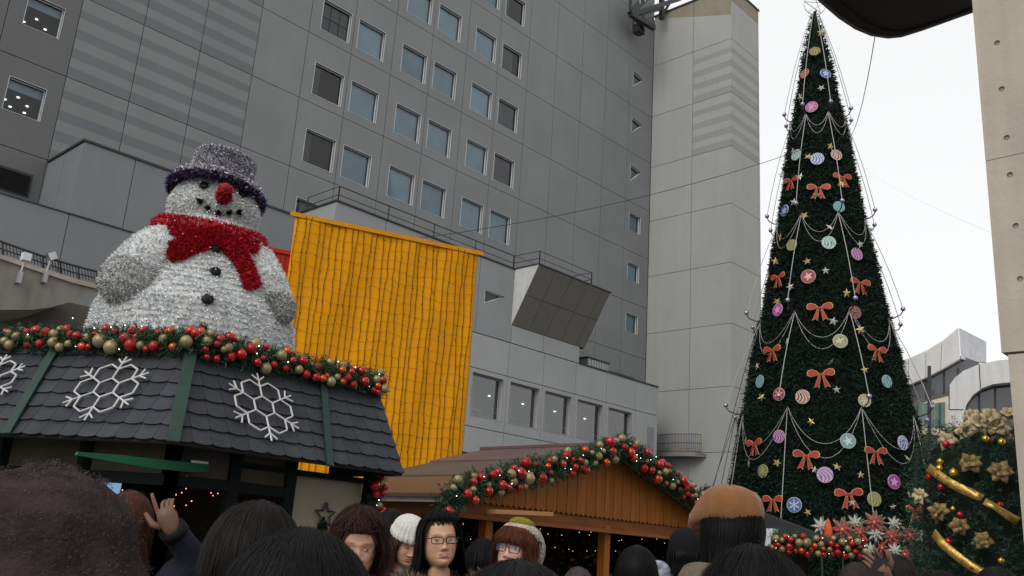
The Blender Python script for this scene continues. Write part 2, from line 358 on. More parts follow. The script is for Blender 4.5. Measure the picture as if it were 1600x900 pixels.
# ---- steel gantry between tower and office block, at the roof line
gan = thing('steel_gantry', (45, 31.5, 36.5), 'dark steel gantry with hanging ladder cage between the roofs', 'gantry')
mb = MB()
A = atY(990, 20, 31.8); B = atY(1060, -26, 31.8)
for a, b, wd in (((985, 22), (1030, -25), .35), ((990, 22), (1062, -2), .3), ((1034, 30), (1034, -30), .28), ((1000, 22), (1034, 14), .18), ((1038, 20), (1062, -26), .14), ((985, 18), (985, -30), .14)):
    mb.bar(atY(*a, 31.8), atY(*b, 31.8), wd)
mb.bar(atY(985, 22, 31.8), atY(1022, 44, 31.5), .3); mb.build('beam', STEEL, gan)
mb = MB()
c = atY(997, 40, 32.2)
for dx in (-.22, .22):
    for dy in (-.25, .25): mb.bar(c+(dx, dy, -.55), c+(dx, dy, .9), .06)
for dz in (-.55, -.05, .45): mb.box(c+(-.25, -.28, dz-.03), c+(.25, .28, dz+.03))
mb.box(c+(-.22, -.2, -.5), c+(.5, .25, .05)); mb.build('cage', STEEL, gan)
mb = MB()
for i in range(5): mb.tube([atY(1000+i*8, 6-i*3, 31.6), atY(1000+i*8, -6-i*3, 31.6)], .03, 4)
mb.tube([atY(998, -2, 31.6), atY(1034, -18, 31.6)], .04, 4); mb.build('handrail', FRAMEW, gan)

# ---- podium: left block with upper box, right block with slanted bay
pod = thing('podium_block', (25, 30, 0), 'low pale grey podium with large windows in front of the office building', 'building')
Y1, Y2 = 29.9, 30.3
def face(parent, xs, zs, y, holes={}, mat=PODG, skip=()):
    for i in range(len(xs)-1):
        for j in range(len(zs)-1):
            if (i, j) in skip: continue
            hs_ = holes.get((i, j), []); mb = MB()
            plate(mb, rect(xs[i]+.013, xs[i+1]-.013, zs[j]+.013, zs[j+1]-.013), hs_, (0, y, 0), U, V3, NF, edge=.2, reveal=.22); mb.build('panel', mat, parent)
    for x in xs[1:-1]: mb = MB(); mb.box((x-.025, y+.02, zs[0]), (x+.025, y+.04, zs[-1])); mb.build('joint_seal', JOINT, parent)
    for z in zs[1:-1]: mb = MB(); mb.box((xs[0], y+.042, z-.025), (xs[-1], y+.06, z+.025)); mb.build('joint_seal', JOINT, parent)
PERF = M('perforated_shaded_panel', (.195, .203, .213), .55, var=.05, scale=.6, streak=.03, rnd=.02, bump=.35, bscale=90)  # perforated metal, toned darker to carry the shade over the left block
zc1 = atY(0, 302, Y1)[2]
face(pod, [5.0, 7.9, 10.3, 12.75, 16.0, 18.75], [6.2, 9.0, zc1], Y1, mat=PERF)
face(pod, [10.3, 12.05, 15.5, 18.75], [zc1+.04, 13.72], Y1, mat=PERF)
mb = MB(); mb.box((5, Y1-.03, zc1-.005), (18.75, Y1+.2, zc1+.035)); mb.box((10.25, Y1-.04, 13.72), (18.8, YF, 13.80)); mb.build('coping', STEEL, pod)
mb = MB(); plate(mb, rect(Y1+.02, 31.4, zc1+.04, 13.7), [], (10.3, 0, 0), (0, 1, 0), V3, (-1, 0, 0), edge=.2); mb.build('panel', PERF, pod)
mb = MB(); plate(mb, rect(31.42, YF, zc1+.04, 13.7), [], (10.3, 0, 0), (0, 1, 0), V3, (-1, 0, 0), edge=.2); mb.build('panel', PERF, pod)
mb = MB(); mb.box((5, Y1+.22, 6), (18.5, YF+.2, zc1-.05)); mb.box((10.5, Y1+.22, zc1), (18.5, YF+.2, 13.6)); mb.build('core', DARK, pod)
zt2 = 15.15; XB = 20.65
XR = atY(806, 420, Y2)[0]; XE = atY(905, 560, Y2)[0]
hole_tri = [tuple(atY(757, 474, Y2)[[0, 2]]), tuple(atY(789, 464, Y2)[[0, 2]]), tuple(atY(758, 453, Y2)[[0, 2]])]
zmid = 11.45
face(pod, [XB, 23.3, 25.7, 28.1, XR-2.45, XR], [zmid, zt2], Y2, {(4, 0): [hole_tri]} if hole_tri[0][0] > XR-2.4 else {}, mat=M('podium_upper_panel', (.27, .28, .287), .6, var=.05, scale=.6, streak=.03, rnd=.02, bump=.2, bscale=90))
window(pod, (0, Y2, 0), U, V3, NF, hole_tri, 'open')
zb_bay = atY(800, 508, Y2)[2]
face(pod, [XR, XR+2.35, XE], [zmid, zb_bay], Y2)
mb = MB(); plate(mb, rect(Y2+.02, YF, zmid, zt2), [], (XB, 0, 0), (0, 1, 0), V3, (-1, 0, 0), edge=.2); mb.build('panel', PODG, pod)
mb = MB(); plate(mb, rect(Y2+.3, YF, zmid, zt2), [], (XE, 0, 0), (0, 1, 0), V3, (1, 0, 0), edge=.2); mb.build('panel', PODG, pod)
# lower band with the five windows
wx = []
for w4 in (((739, 581), (787, 593)), ((798, 597), (843, 607)), ((852, 611), (893, 620)), ((903, 625), (942, 633)), ((951, 637), (987, 645))):
    wx.append((atY(*w4[0], Y2)[0], atY(*w4[1], Y2)[0]))
zw0, zw1 = atY(735, 648, Y2)[2], atY(739, 581, Y2)[2]
XEND = atY(1028, 606, Y2)[0]
xs = [wx[0][0]-.25]+[(wx[i][1]+wx[i+1][0])/2 for i in range(4)]+[wx[4][1]+.35]
mb = MB()
holes = {}
face(pod, xs+[XEND], [zw1+.22, zmid-.02], Y2)
FRG = M('window_surround', (.30, .285, .27), .6, var=.1)
for i in range(5):
    hole = rect(wx[i][0], wx[i][1], zw0, zw1)
    mb = MB(); plate(mb, rect(xs[i]+.013, xs[i+1]-.013, zw0-.5, zw1+.2), [hole], (0, Y2, 0), U, V3, NF, edge=.2, reveal=.25); mb.build('panel', FRG if False else PODG, pod)
    wd = window(pod, (0, Y2, 0), U, V3, NF, hole, 'open', depth=.25, frame_mat=FRG, fw=.07, gl=glass('podium_glass', (.74, .88, .82), .12))
    mb = MB(); pts = [(wx[i][0]+.1, Y2+1.2, zw0+.55), (wx[i][1]-.1, Y2+1.2, zw0+.55)]; mb.tube(pts, .03, 5)
    for q in range(4): xx = wx[i][0]+.2+q*.5; mb.tube([(xx, Y2+1.2, zw0-.4), (xx, Y2+1.2, zw0+.55)], .02, 4)
    mb.build('inner_rail', FRAMEW, wd)
    mb = MB(); mb.ell((wx[i][0]+1.2, Y2+2.6, zw1-.32), (.09, .09, .03), 10, 6); mb.build('ceiling_lamp', LAMPW, wd)
    mb = MB(); mb.box((wx[i][1]-.75+.1*i, Y2+1.6, zw0-.3), (wx[i][1]-.35+.1*i, Y2+2.0, zw1)); mb.build('inner_column', M('inner_green', (.20, .30, .28), .4, var=.25), wd)
mb = MB(); plate(mb, rect(xs[5]+.013, XEND, zw0-.5, zw1+.2), [], (0, Y2, 0), U, V3, NF, edge=.2); mb.build('panel', PODG, pod)
face(pod, xs+[XEND], [zw0-1.7, zw0-.52], Y2)
mb = MB(); d_ = atY(966, 655, Y2); mb.box((XEND-.95, Y2-.02, d_[2]-1.6), (XEND-.35, Y2-.004, d_[2])); mb.build('service_door', M('door_grey', (.22, .23, .24), .5), pod)
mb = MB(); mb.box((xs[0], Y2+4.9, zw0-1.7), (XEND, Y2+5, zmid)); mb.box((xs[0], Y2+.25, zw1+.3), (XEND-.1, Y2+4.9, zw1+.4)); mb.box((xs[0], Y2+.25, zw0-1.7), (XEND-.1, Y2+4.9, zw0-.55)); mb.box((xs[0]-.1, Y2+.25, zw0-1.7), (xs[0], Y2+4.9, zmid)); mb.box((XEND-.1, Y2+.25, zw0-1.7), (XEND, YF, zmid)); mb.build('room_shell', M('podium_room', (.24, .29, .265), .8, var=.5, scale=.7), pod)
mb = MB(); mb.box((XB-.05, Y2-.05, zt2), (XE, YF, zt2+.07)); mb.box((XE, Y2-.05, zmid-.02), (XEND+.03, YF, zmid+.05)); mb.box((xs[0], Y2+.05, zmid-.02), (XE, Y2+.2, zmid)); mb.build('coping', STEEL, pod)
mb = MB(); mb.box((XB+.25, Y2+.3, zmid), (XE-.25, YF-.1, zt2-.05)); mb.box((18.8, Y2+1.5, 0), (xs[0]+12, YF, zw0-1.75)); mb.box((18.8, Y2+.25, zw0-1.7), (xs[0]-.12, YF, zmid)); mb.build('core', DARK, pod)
face(pod, [18.8, 21.2, 23.6, 26, xs[0]], [zw0-1.7, zmid-.02], Y2)
# slanted bay
ztop = zt2+.02
bl = atY(800, 508, Y2); br = atY(915, 545, Y2); tl = atZ(842, 413, ztop); tr = atZ(952, 457, ztop)
bl[2] = br[2] = zb_bay; tl[1] = tr[1] = (tl[1]+tr[1])/2; tl[0] = bl[0]+.05; tl[0] = atZ(842, 413, ztop)[0]; BAY = M('bay_panel', (.17, .165, .15), .55, var=.06, rnd=.03, streak=.05)
sideL = (bl[0]+tl[0])/2; bl[0] = tl[0] = sideL; sideR = (br[0]+tr[0])/2
wl = np.array([sideL, Y2, zb_bay]); tlp = np.array([sideL, tl[1], ztop]); vdir = tlp-wl; L_ = np.linalg.norm(vdir); vdir /= L_; nb = nrm(np.cross(vdir, (1, 0, 0))); nb = nb if nb[1] < 0 else -nb
ncol = 5; cw = (sideR-sideL)/4.55
for i in range(ncol):
    for j in range(2):
        xa, xb = i*cw+.012, min((i+1)*cw, sideR-sideL)-.012; mb = MB(); plate(mb, rect(xa, xb, L_*j/2+.012, L_*(j+1)/2-.012), [], wl, U, vdir, nb, edge=.08); mb.build('bay_panel', BAY, pod)
for xx, nn in ((sideL, -.02), (sideR, .02)): mb = MB(); mb.prism([(xx, Y2, zb_bay), (xx, tl[1], ztop), (xx, YF-.3, ztop), (xx, YF-.3, zb_bay)], (nn, 0, 0)); mb.build('bay_side', M('bay_side_white', (.52, .52, .50), .6, streak=.06), pod)
mb = MB(); mb.box((sideL-.05, tl[1]-.05, ztop), (sideR+.05, YF-.3, ztop+.06)); mb.build('coping', STEEL, pod)
mb = MB(); ib = .1; mb.prism([(sideL+.03, Y2+ib, zb_bay), (sideL+.03, tl[1]+ib, ztop-.02), (sideL+.03, YF-.4, ztop-.02), (sideL+.03, YF-.4, zb_bay)], (sideR-sideL-.06, 0, 0)); mb.build('core', DARK, pod)
# roof rails
mb = MB()
def rail(pts, h=.95, posts=None):
    for hh in (h, h*.5): mb.tube([np.array(p)+(0, 0, hh) for p in pts], .02, 5)
    for a, b in zip(pts[:-1], pts[1:]):
        k = max(1, int(np.linalg.norm(np.array(b)-np.array(a))/2.4))
        for i in range(k+1): q = np.array(a)+(np.array(b)-np.array(a))*i/k; mb.tube([q, q+(0, 0, h)], .03, 5)
rail([(XB+.15, YF-.2, zt2), (XB+.15, Y2+.15, zt2), (sideL, Y2+.15, zt2), (sideL+.1, tl[1]+.1, zt2), (sideR-1.5, tl[1]+.1, zt2), (sideR-1.5, Y2+1, zt2)], .75)
mb.build('roof_rail', STEEL, pod)
# plant boxes on the low roof
for (pa, pb, hgt) in (((918, 578), (950, 585), .75), ((953, 588), (988, 597), .32)):
    a = atY(*pa, Y2+.9); b = atY(*pb, Y2+.9); t = thing('roof_unit', ((a[0]+b[0])/2, Y2+1.2, zmid), 'ribbed steel plant box with dark lid on the low roof' if hgt > .5 else 'flat steel tray with dark lid on the low roof', 'plant box')
    mb = MB(); mb.box((a[0], Y2+.9, zmid+.05), (b[0], Y2+1.6, zmid+hgt))
    for i in range(8): xx = a[0]+(b[0]-a[0])*(i+.5)/8; mb.box((xx-.03, Y2+.87, zmid+.08), (xx+.03, Y2+.9, zmid+hgt-.04))
    mb.build('casing', M('galvanised', (.36, .37, .37), .45, .6), t); mb = MB(); mb.box((a[0]-.08, Y2+.82, zmid+hgt), (b[0]+.08, Y2+1.7, zmid+hgt+.07)); mb.build('lid', STEEL, t)

# ---- curved concrete terrace on the far left
ter = thing('concrete_terrace', (4, 22, 0), 'weathered concrete terrace with curved underside and string lit railing', 'terrace')
YL = 21.0
outl = [(-140, 380), (0, 404), (60, 424), (112, 441), (156, 452), (135, 463), (110, 472), (80, 480), (50, 484), (0, 484), (-140, 470)]
mb = MB(); mb.prism([atY(x, y, YL) for x, y in outl], (0, 5, 0)); mb.build('slab', CONCD, ter)
mb = MB(); mb.prism([atY(x, y, YL-.06) for x, y in ((-140, 372), (0, 397), (60, 417), (112, 434), (160, 447), (160, 453), (112, 441), (60, 424), (0, 404), (-140, 380))], (0, 5.1, 0)); mb.build('coping', CONC, ter)
mb = MB(); p0 = atY(-140, 470, YL+2.5); p1 = atY(330, 470, YL+2.5)
mb.box((p0[0], YL+2.5, 0), (p1[0], YL+5, atY(150, 482, YL+2.5)[2])); mb.build('wall', M('brown_concrete', (.10, .088, .078), .9, var=.25, scale=.8, streak=.2, bump=.2), ter)
mb = MB()
tp = [atY(x, y, YL+.1) for x, y in ((-140, 352), (0, 377), (60, 398), (112, 414), (165, 428))]; bp_ = [atY(x, y, YL+.1) for x, y in ((-140, 376), (0, 399), (60, 419), (112, 436), (165, 449))]
mb.tube(tp, .03, 5); mb.tube([(np.array(a)+np.array(b))/2 for a, b in zip(tp, bp_)], .015, 4)
for i in range(46):
    t = i/45*4; k = min(3, int(t)); f_ = t-k; a = tp[k]*(1-f_)+tp[k+1]*f_; b = bp_[k]*(1-f_)+bp_[k+1]*f_
    if i % 6 == 0: mb.tube([a, b], .022, 4)
    mb.tube([a, a*.2+b*.8+np.array((.03, 0, 0))], .012, 3)
mb.build('railing', STEEL, ter)
for px, h in ((35, .12), (75, .14)):
    base = atY(px-2, 415, YL-.05); t = thing('floodlight', base, 'white floodlight head on post by terrace railing' if px == 35 else 'tilted silver floodlight by terrace railing', 'floodlight')
    mb = MB(); mb.tube([base-(0, 0, .35), base+(0.05, 0, h)], .025, 6); mb.box(base+(-.045, -.1, -.4), base+(.045, .1, -.15)); mb.build('post', M('galvanised', (.36, .37, .37)), t)
    mb = MB(); c = base+(.06, 0, h+.09); ca, sa = (1, 0) if px == 35 else (.8, .5); mb.obox(c, (.085*ca, 0, .085*sa), (0, .08, 0), (-.085*sa, 0, .085*ca)); mb.build('lamp_head', FRAMEW if px == 35 else M('silver', (.5, .5, .5), .3, .8), t)
# ---- dark rounded soffit overhead, upper right
zs_ = 16.2
so_px = [(1272, -8), (1290, 8), (1312, 27), (1338, 44), (1362, 54), (1388, 58), (1408, 56), (1440, 46), (1518, 18), (1700, -50)]
P3 = [atZ(x, y, zs_) for x, y in so_px]; far = [P3[-1]+(-2, -16, 0), P3[0]+(-4, -14, 0)]
sof = thing('overhead_walkway', (P3[5][0], P3[5][1], zs_), 'dark brown overhead walkway with rounded end above the concrete pillar', 'walkway')
DB = M('dark_bronze', (.028, .021, .017), .45, .3, var=.2, scale=.4)
mb = MB(); mb.prism(P3+far, (0, 0, 2.2)); mb.build('soffit', DB, sof)
inn = []
cen = np.mean(P3+far, axis=0)
mb = MB(); mb.tube([p+(cen-p)*.09-(0, 0, .015) for p in P3[:-1]], .035, 5); mb.build('seam', DARK, sof)
mb = MB(); mb.tube([p+np.array((0, 0, .03)) for p in P3], .07, 6); mb.build('edge_trim', M('trim_grey', (.12, .11, .11), .5, .4), sof)

# ---- concrete pillar on the right
XP = 8.69; YP = 2.35
pil = thing('concrete_pillar', (XP+.6, 1.0, 0), 'tall bare concrete pillar with round formwork holes', 'pillar')
hole_px = [(1558, 67), (1565, 139), (1573, 215), (1578, 273), (1587, 353), (1594, 436)]
z553 = atX(1565, 553, XP)[2]; z246 = atX(1548, 250, XP)[2]
def circ(c, r, n=12): return [(c[0]+r*math.cos(2*math.pi*i/n), c[1]+r*math.sin(2*math.pi*i/n)) for i in range(n)]
segs = [(0, z553-.012, YP-.05), (z553+.012, z246-.003, YP), (z246+.003, 12.0, YP)]
for z0, z1, yy in segs:
    hl = []
    cells = sorted(set([tuple(np.round(atX(x, y, XP)[1:], 3)) for x, y in hole_px]))
    for (cy, cz) in cells:
        if z0+.1 < cz < z1-.1: hl.append(circ((cy, cz), .028))
    mb = MB(); plate(mb, rect(-.2, yy, z0, z1), hl, (XP, 0, 0), (0, 1, 0), V3, (-1, 0, 0), edge=1.2, reveal=.02); mb.build('lift', CONC, pil)
    for h in hl:
        mb = MB(); hc_ = np.mean(h, axis=0); mb.add([(XP+.016, hc_[0]+(q[0]-hc_[0])*.99, hc_[1]+(q[1]-hc_[1])*.99) for q in h], [tuple(range(len(h)))]); mb.build('hole_plug', M('plug', (.26, .23, .19), .9, var=.2), pil)
mb = MB(); mb.box((XP+.06, -.15, 0), (XP+1.15, YP-.06, 12)); mb.build('core', CONCD, pil)

# ---- far buildings on the right
DB_ = 70
wb = thing('white_curved_building', atD(1480, 800, DB_)*np.array((1, 1, 0)), 'white panelled building with upswept curved parapet and arched window', 'building')
cpt = atD(1480, 600, DB_); nn = -nrm(np.array((cpt[0], cpt[1], 0))); uu = np.array((-nn[1], nn[0], 0)); uu = uu if np.dot(uu, R0) > 0 else -uu
def onb(x, y, off=0): return atP(x, y, cpt+nn*off, nn)
def bpoly(pts, off, thick, name, mat, par=wb):
    mb = MB(); mb.prism([onb(x, y, off) for x, y in pts], -nn*thick); return mb.build(name, mat, par)
WHITEP = M('white_cladding', (.60, .59, .57), .55, var=.05, streak=.08)
top = [(1396, 567), (1420, 560), (1447, 548), (1472, 533), (1498, 512)]; bot = [(1501, 560), (1470, 578), (1447, 590), (1420, 601), (1396, 606)]
for a in range(4):
    bpoly([top[a], (top[a+1][0]-.6, top[a+1][1]), (bot[3-a][0]-.6, bot[3-a][1]), bot[4-a]], .3, 3, 'parapet_panel', WHITEP)
mb = MB(); c0 = onb(1498.5, 512, .3); c1 = onb(1501.5, 560, .3); mb.prism([c0, onb(1541, 534, -3.0), onb(1541, 566, -3), onb(1520, 566, -1.5), c1], -nn*.3); mb.build('parapet_end', M('white_cladding_b', (.55, .56, .59), .5, streak=.05), wb)
GLD = M('dark_glazing', (.035, .045, .048), .12, 0, var=.3, scale=.25, spec=.8)
bpoly([(1396, 600), (1447, 586), (1501, 556), (1530, 566), (1530, 606), (1480, 611), (1440, 622), (1396, 640)], -.4, 2, 'glazing', GLD)
for x in (1447, 1475, 1497): mb = MB(); mb.tube([onb(x, 640-(x-1396)*.31, -.3), onb(x, 575, -.3)], .07, 5); mb.build('mullion', STEEL, wb)
# second volume with arch
ar = [(1505, 945), (1505, 650), (1510, 632), (1520, 617), (1535, 606), (1552, 600), (1580, 597), (1620, 600), (1620, 945)]
ou = [(1483, 945), (1483, 603), (1492, 590), (1506, 579), (1530, 569), (1560, 563), (1640, 556), (1640, 945)]
op = np.array(onb(1560, 700, 1.5)); P2 = lambda x, y: (float(np.dot(onb(x, y, 1.5)-op, uu)), float((onb(x, y, 1.5)-op)[2]))
mb = MB(); plate(mb, [P2(*q) for q in ou], [[P2(*q) for q in ar]], op, uu, ZZ, nn, edge=3, reveal=.8); mb.build('arch_wall', WHITEP, wb)
bpoly(ar, .6, .2, 'arch_glazing', GLD)
for x in (1530, 1555): mb = MB(); mb.tube([onb(x, 940, .7), onb(x, 604, .7)], .07, 5); mb.build('mullion', STEEL, wb)
mb = MB()
for (a, b) in (((1483, 640), (1505, 640)), ((1530, 569), (1532, 607)), ((1483, 603), (1483, 640))): mb.tube([onb(*a, 1.515), onb(*b, 1.515)], .03, 4)
mb.build('joint', STEEL, wb)
mb = MB(); mb.tube([onb(1452, 940, 4), onb(1452, 572, 4)], .12, 8); tag(mb.build('mast', STEEL, None), 'thin dark steel mast before the white curved building', 'mast')
yb = thing('cream_building', atD(1455, 800, 95)*np.array((1, 1, 0)), 'small cream building with green windows beyond the white curved building', 'building')
cp2 = atD(1455, 650, 95); n2 = nn
def onc(x, y, off=0): return atP(x, y, cp2+n2*off, n2)
mb = MB(); mb.prism([onc(x, y) for x, y in ((1400, 622), (1486, 612), (1486, 940), (1400, 940))], -n2*8); mb.build('wall', M('cream_wall', (.55, .50, .36), .7, streak=.08), yb)
for j, (ya, yb_) in enumerate(((630, 668), (684, 715))):
    for i in range(4):
        xa = 1408+i*17.5; mb = MB(); mb.prism([onc(x, y, .15) for x, y in ((xa, ya), (xa+16, ya-2), (xa+16, yb_-2), (xa, yb_))], -n2*.2); wd = mb.build('window', M('green_glass', (.10, .17, .15), .15, var=.3, scale=.6), yb)
        mb = MB(); mb.bar(onc(xa+8, ya, .2), onc(xa+8, yb_-1, .2), .12); mb.build('mullion', STEEL, wd)
for yy in (675, 722): mb = MB(); mb.prism([onc(x, y, .3) for x, y in ((1400, yy), (1486, yy-3), (1486, yy+4), (1400, yy+7))], -n2*.4); mb.build('ledge', M('cream_wall', (.6, .6, .5)), yb)

# ================================================================== THE TALL TREE
NEED = M('fir_needles', (.012, .035, .018), .75, var=.45, scale=1.2)
TOPZ = None
t0 = atD(1273, 18, 41); AXT = t0[:2].copy(); TTOP = t0[2]
PROF = [(TTOP, .06), (24.74, .62), (21.75, 1.06), (21.5, 1.16), (16.7, 1.78), (16.4, 1.88), (12.2, 2.56), (11.9, 2.68), (8.05, 3.35), (7.8, 3.45), (4.9, 3.88), (2.0, 4.25), (0.0, 4.4)]
PZ = np.array([p[0] for p in PROF][::-1]); PR = np.array([p[1] for p in PROF][::-1])
def tree_r(z): return np.interp(z, PZ, PR)
def on_tree(x, y, off=.12):
    d = ray(x, y); d = d/math.hypot(d[0], d[1]); s0 = math.hypot(*AXT)-6
    for s in np.arange(s0, s0+12, .01):
        p = CAM+d*s
        if math.hypot(p[0]-AXT[0], p[1]-AXT[1]) < tree_r(p[2])+off: break
    n = nrm((p[0]-AXT[0], p[1]-AXT[1], .15)); return p, n
tree = thing('christmas_tree', (AXT[0], AXT[1], 0), 'giant dark green cone shaped christmas tree hung with ornaments', 'tree')
mb = MB(); nn_ = 48
mb.rings([[(AXT[0]+r*.96*math.cos(2*math.pi*k/nn_), AXT[1]+r*.96*math.sin(2*math.pi*k/nn_), z) for k in range(nn_)] for z, r in zip(PZ, PR)]); mb.build('cone_core', M('core_green', (.006, .014, .008), .95), tree, True)
nb_ = 130000; zz = TTOP-(TTOP-.0)*np.sqrt(RNG.random(nb_)); th = RNG.random(nb_)*2*np.pi
lump = np.array([noise.noise(Vector((math.cos(a)*4, math.sin(a)*4, z*1.1))) for a, z in zip(th, zz)])
rr = tree_r(zz)*(1+0*lump)+.10*lump-.02+RNG.normal(size=nb_)*.05
Pp = np.stack([AXT[0]+rr*np.cos(th), AXT[1]+rr*np.sin(th), zz], 1); Nn = np.stack([np.cos(th), np.sin(th), np.full(nb_, .1)], 1)
V_, F_ = scatter_blades(Pp, Nn, .17, .045, .8, .25); mb = MB().arr(V_, F_)
cg = np.repeat((RNG.random(nb_)**1.5)[:, None], 5, 0); tint = np.array((.004, .012, .006))*(1-cg)+np.array((.011, .029, .014))*cg
stuff(mb.build('foliage', M('fir_leaf', (0, 0, 0), .7, var=.3, scale=1.0, attr='tint'), tree, cols=tint))
# top star in ring
tc = np.array((AXT[0], AXT[1], TTOP+.35)); fx = nrm(np.append(R0[:2], 0))
mb = MB(); mb.tube([tc+.52*(fx*math.cos(a)+ZZ*math.sin(a)) for a in np.linspace(0, 2*math.pi, 33)], .022, 5); mb.tube([tc+.5*(fx*math.sin(a)+ZZ*math.cos(a)) for a in [k*4*math.pi/5 for k in range(6)]], .022, 5)
mb.tube([tc-ZZ*.8, tc-ZZ*.5], .05, 6); mb.build('top_star', M('silver', (.5, .5, .5), .3, .8), tree)
CORD = M('white_cord', (.40, .40, .39), .6)
# arms with balls, cords and swags
tiers = [(21.6, 1.12), (16.5, 1.85), (11.95, 2.66), (7.85, 3.42)]
faz = math.atan2(-AXT[1], -AXT[0])           # azimuth towards the camera
AZS = [faz+rad(-24+45*k) for k in range(8)]
def tp_(a, r, z): return np.array((AXT[0]+r*math.cos(a), AXT[1]+r*math.sin(a), z))
BALLM = M('arm_ball', (.30, .27, .38), .25, .5)
for ti, (z, r) in enumerate(tiers):
    for a in AZS:
        reach = .45+.14*ti; ez = z+.28
        mb = MB(); mb.tube([tp_(a, r-.1, z), tp_(a, r+reach*.5, z+.02), tp_(a, r+reach*.85, z+.12), tp_(a, r+reach, ez)], .025, 5); arm = mb.build('arm', STEEL, tree)
        mb = MB(); mb.ell(tp_(a, r+reach, ez+.08), .10, 10, 8); mb.build('ball', BALLM, arm)
        # cord from the ball up to the tier above (or the tip)
        uz, ur = (tiers[ti-1] if ti else (TTOP-.2, .08)); mb = MB(); A_, B_ = tp_(a, r+reach, ez+.08), tp_(a, ur+.12, uz)
        mb.tube([A_*(1-t)+B_*t+(tp_(a, 1, 0)-tp_(a, 0, 0))*.10*math.sin(math.pi*t) for t in np.linspace(0, 1, 6)], .017, 4); mb.build('cord', CORD, tree)
    for k in range(8):
        a, b = AZS[k], AZS[k]+rad(45)
        for sag in (.75+.25*ti, 1.15+.3*ti):
            mb = MB(); mb.tube([tp_(a+(b-a)*t, float(tree_r(z-sag*4*t*(1-t)))+.13, z+.05-sag*4*t*(1-t)) for t in np.linspace(0, 1, 13)], .010, 4); mb.build('swag', CORD, tree)
for a in AZS:       # last cords running down to the base
    mb = MB(); mb.tube([tp_(a, 3.6, 7.8), tp_(a, 4.3, 3.4)], .017, 4); mb.build('cord', CORD, tree)

# ---- flat printed ornaments
def disc_mat(name, base, mark, pat):
    mt = M(name, base, .5, var=.04); t = mt.node_tree; b = t.nodes['Principled BSDF']; N = t.nodes.new; L = t.links.new
    tc_ = N('ShaderNodeTexCoord'); sp = N('ShaderNodeSeparateXYZ'); L(tc_.outputs['Object'], sp.inputs[0])
    def math_(op, a, bb, c=None):
        q = N('ShaderNodeMath'); q.operation = op
        for i, s in enumerate((a, bb, c)):
            if s is None: continue
            if isinstance(s, (int, float)): q.inputs[i].default_value = s
            else: L(s, q.inputs[i])
        return q.outputs[0]
    x, y = sp.outputs[0], sp.outputs[1]; r = math_('SQRT', math_('ADD', math_('MULTIPLY', x, x), math_('MULTIPLY', y, y)), 0)
    if pat == 'stripe':
        s = math_('ADD', math_('MULTIPLY', math_('ADD', x, math_('MULTIPLY', math_('MULTIPLY', y, y), .9)), 9.5), math_('MULTIPLY', y, 6)); mk = math_('GREATER_THAN', math_('SINE', math_('MULTIPLY', s, 1.45), 0), .1)
    else:
        k = 5 if pat == 'star' else 6; an = math_('ARCTAN2', x, y); c = math_('COSINE', math_('MULTIPLY', an, k), 0)
        if pat == 'star':   # radius limit of a five pointed star
            seg = math_('ABSOLUTE', math_('SUBTRACT', math_('FRACT', math_('ADD', math_('MULTIPLY', an, 5/(2*math.pi)), 5.5), 0), .5), 0)
            lim = math_('SUBTRACT', .72, math_('MULTIPLY', math_('POWER', seg, .55), .66)); mk = math_('LESS_THAN', r, lim)
        else:
            mk = math_('MULTIPLY', math_('GREATER_THAN', c, math_('SUBTRACT', 1.0, math_('DIVIDE', .12, math_('ADD', math_('MULTIPLY', r, r), .05)))), math_('LESS_THAN', r, .72))
    rim = math_('GREATER_THAN', r, .93); mk = math_('MAXIMUM', mk, rim)
    mm = N('ShaderNodeMix'); mm.data_type = 'RGBA'; L(mk, mm.inputs[0]); mm.inputs[6].default_value = (*[q*.8 for q in base], 1); mm.inputs[7].default_value = (*[q*.8 for q in mark], 1)
    L(mm.outputs[2], b.inputs['Base Color']); return mt
mb = MB(); n_ = 24; mb.rings([[(math.cos(2*math.pi*k/n_)*q, math.sin(2*math.pi*k/n_)*q, h) for k in range(n_)] for q, h in ((.97, -.10), (1, -.06), (1, .03), (.96, .06))])
discm = mesh_only(mb, 'disc', None, False) if False else mb
def dmesh(mat): return mesh_only(discm, 'disc_ornament', mat, False)
COLS = {'yellow': ((.38, .34, .10), (.12, .11, .03)), 'orange': ((.42, .16, .08), (.5, .3, .2)), 'blue': ((.10, .16, .42), (.62, .68, .75)), 'pink': ((.50, .12, .34), (.7, .45, .6)),
        'mint': ((.22, .42, .38), (.62, .72, .68)), 'red': ((.42, .06, .06), (.65, .6, .55)), 'teal': ((.10, .30, .32), (.35, .52, .5)), 'olive': ((.24, .23, .08), (.42, .40, .2)), 'magenta': ((.32, .05, .28), (.6, .4, .55)),
        'purple': ((.38, .18, .42), (.65, .5, .66)), 'dusty': ((.26, .10, .10), (.35, .2, .18)), 'cream': ((.42, .40, .22), (.7, .68, .55))}
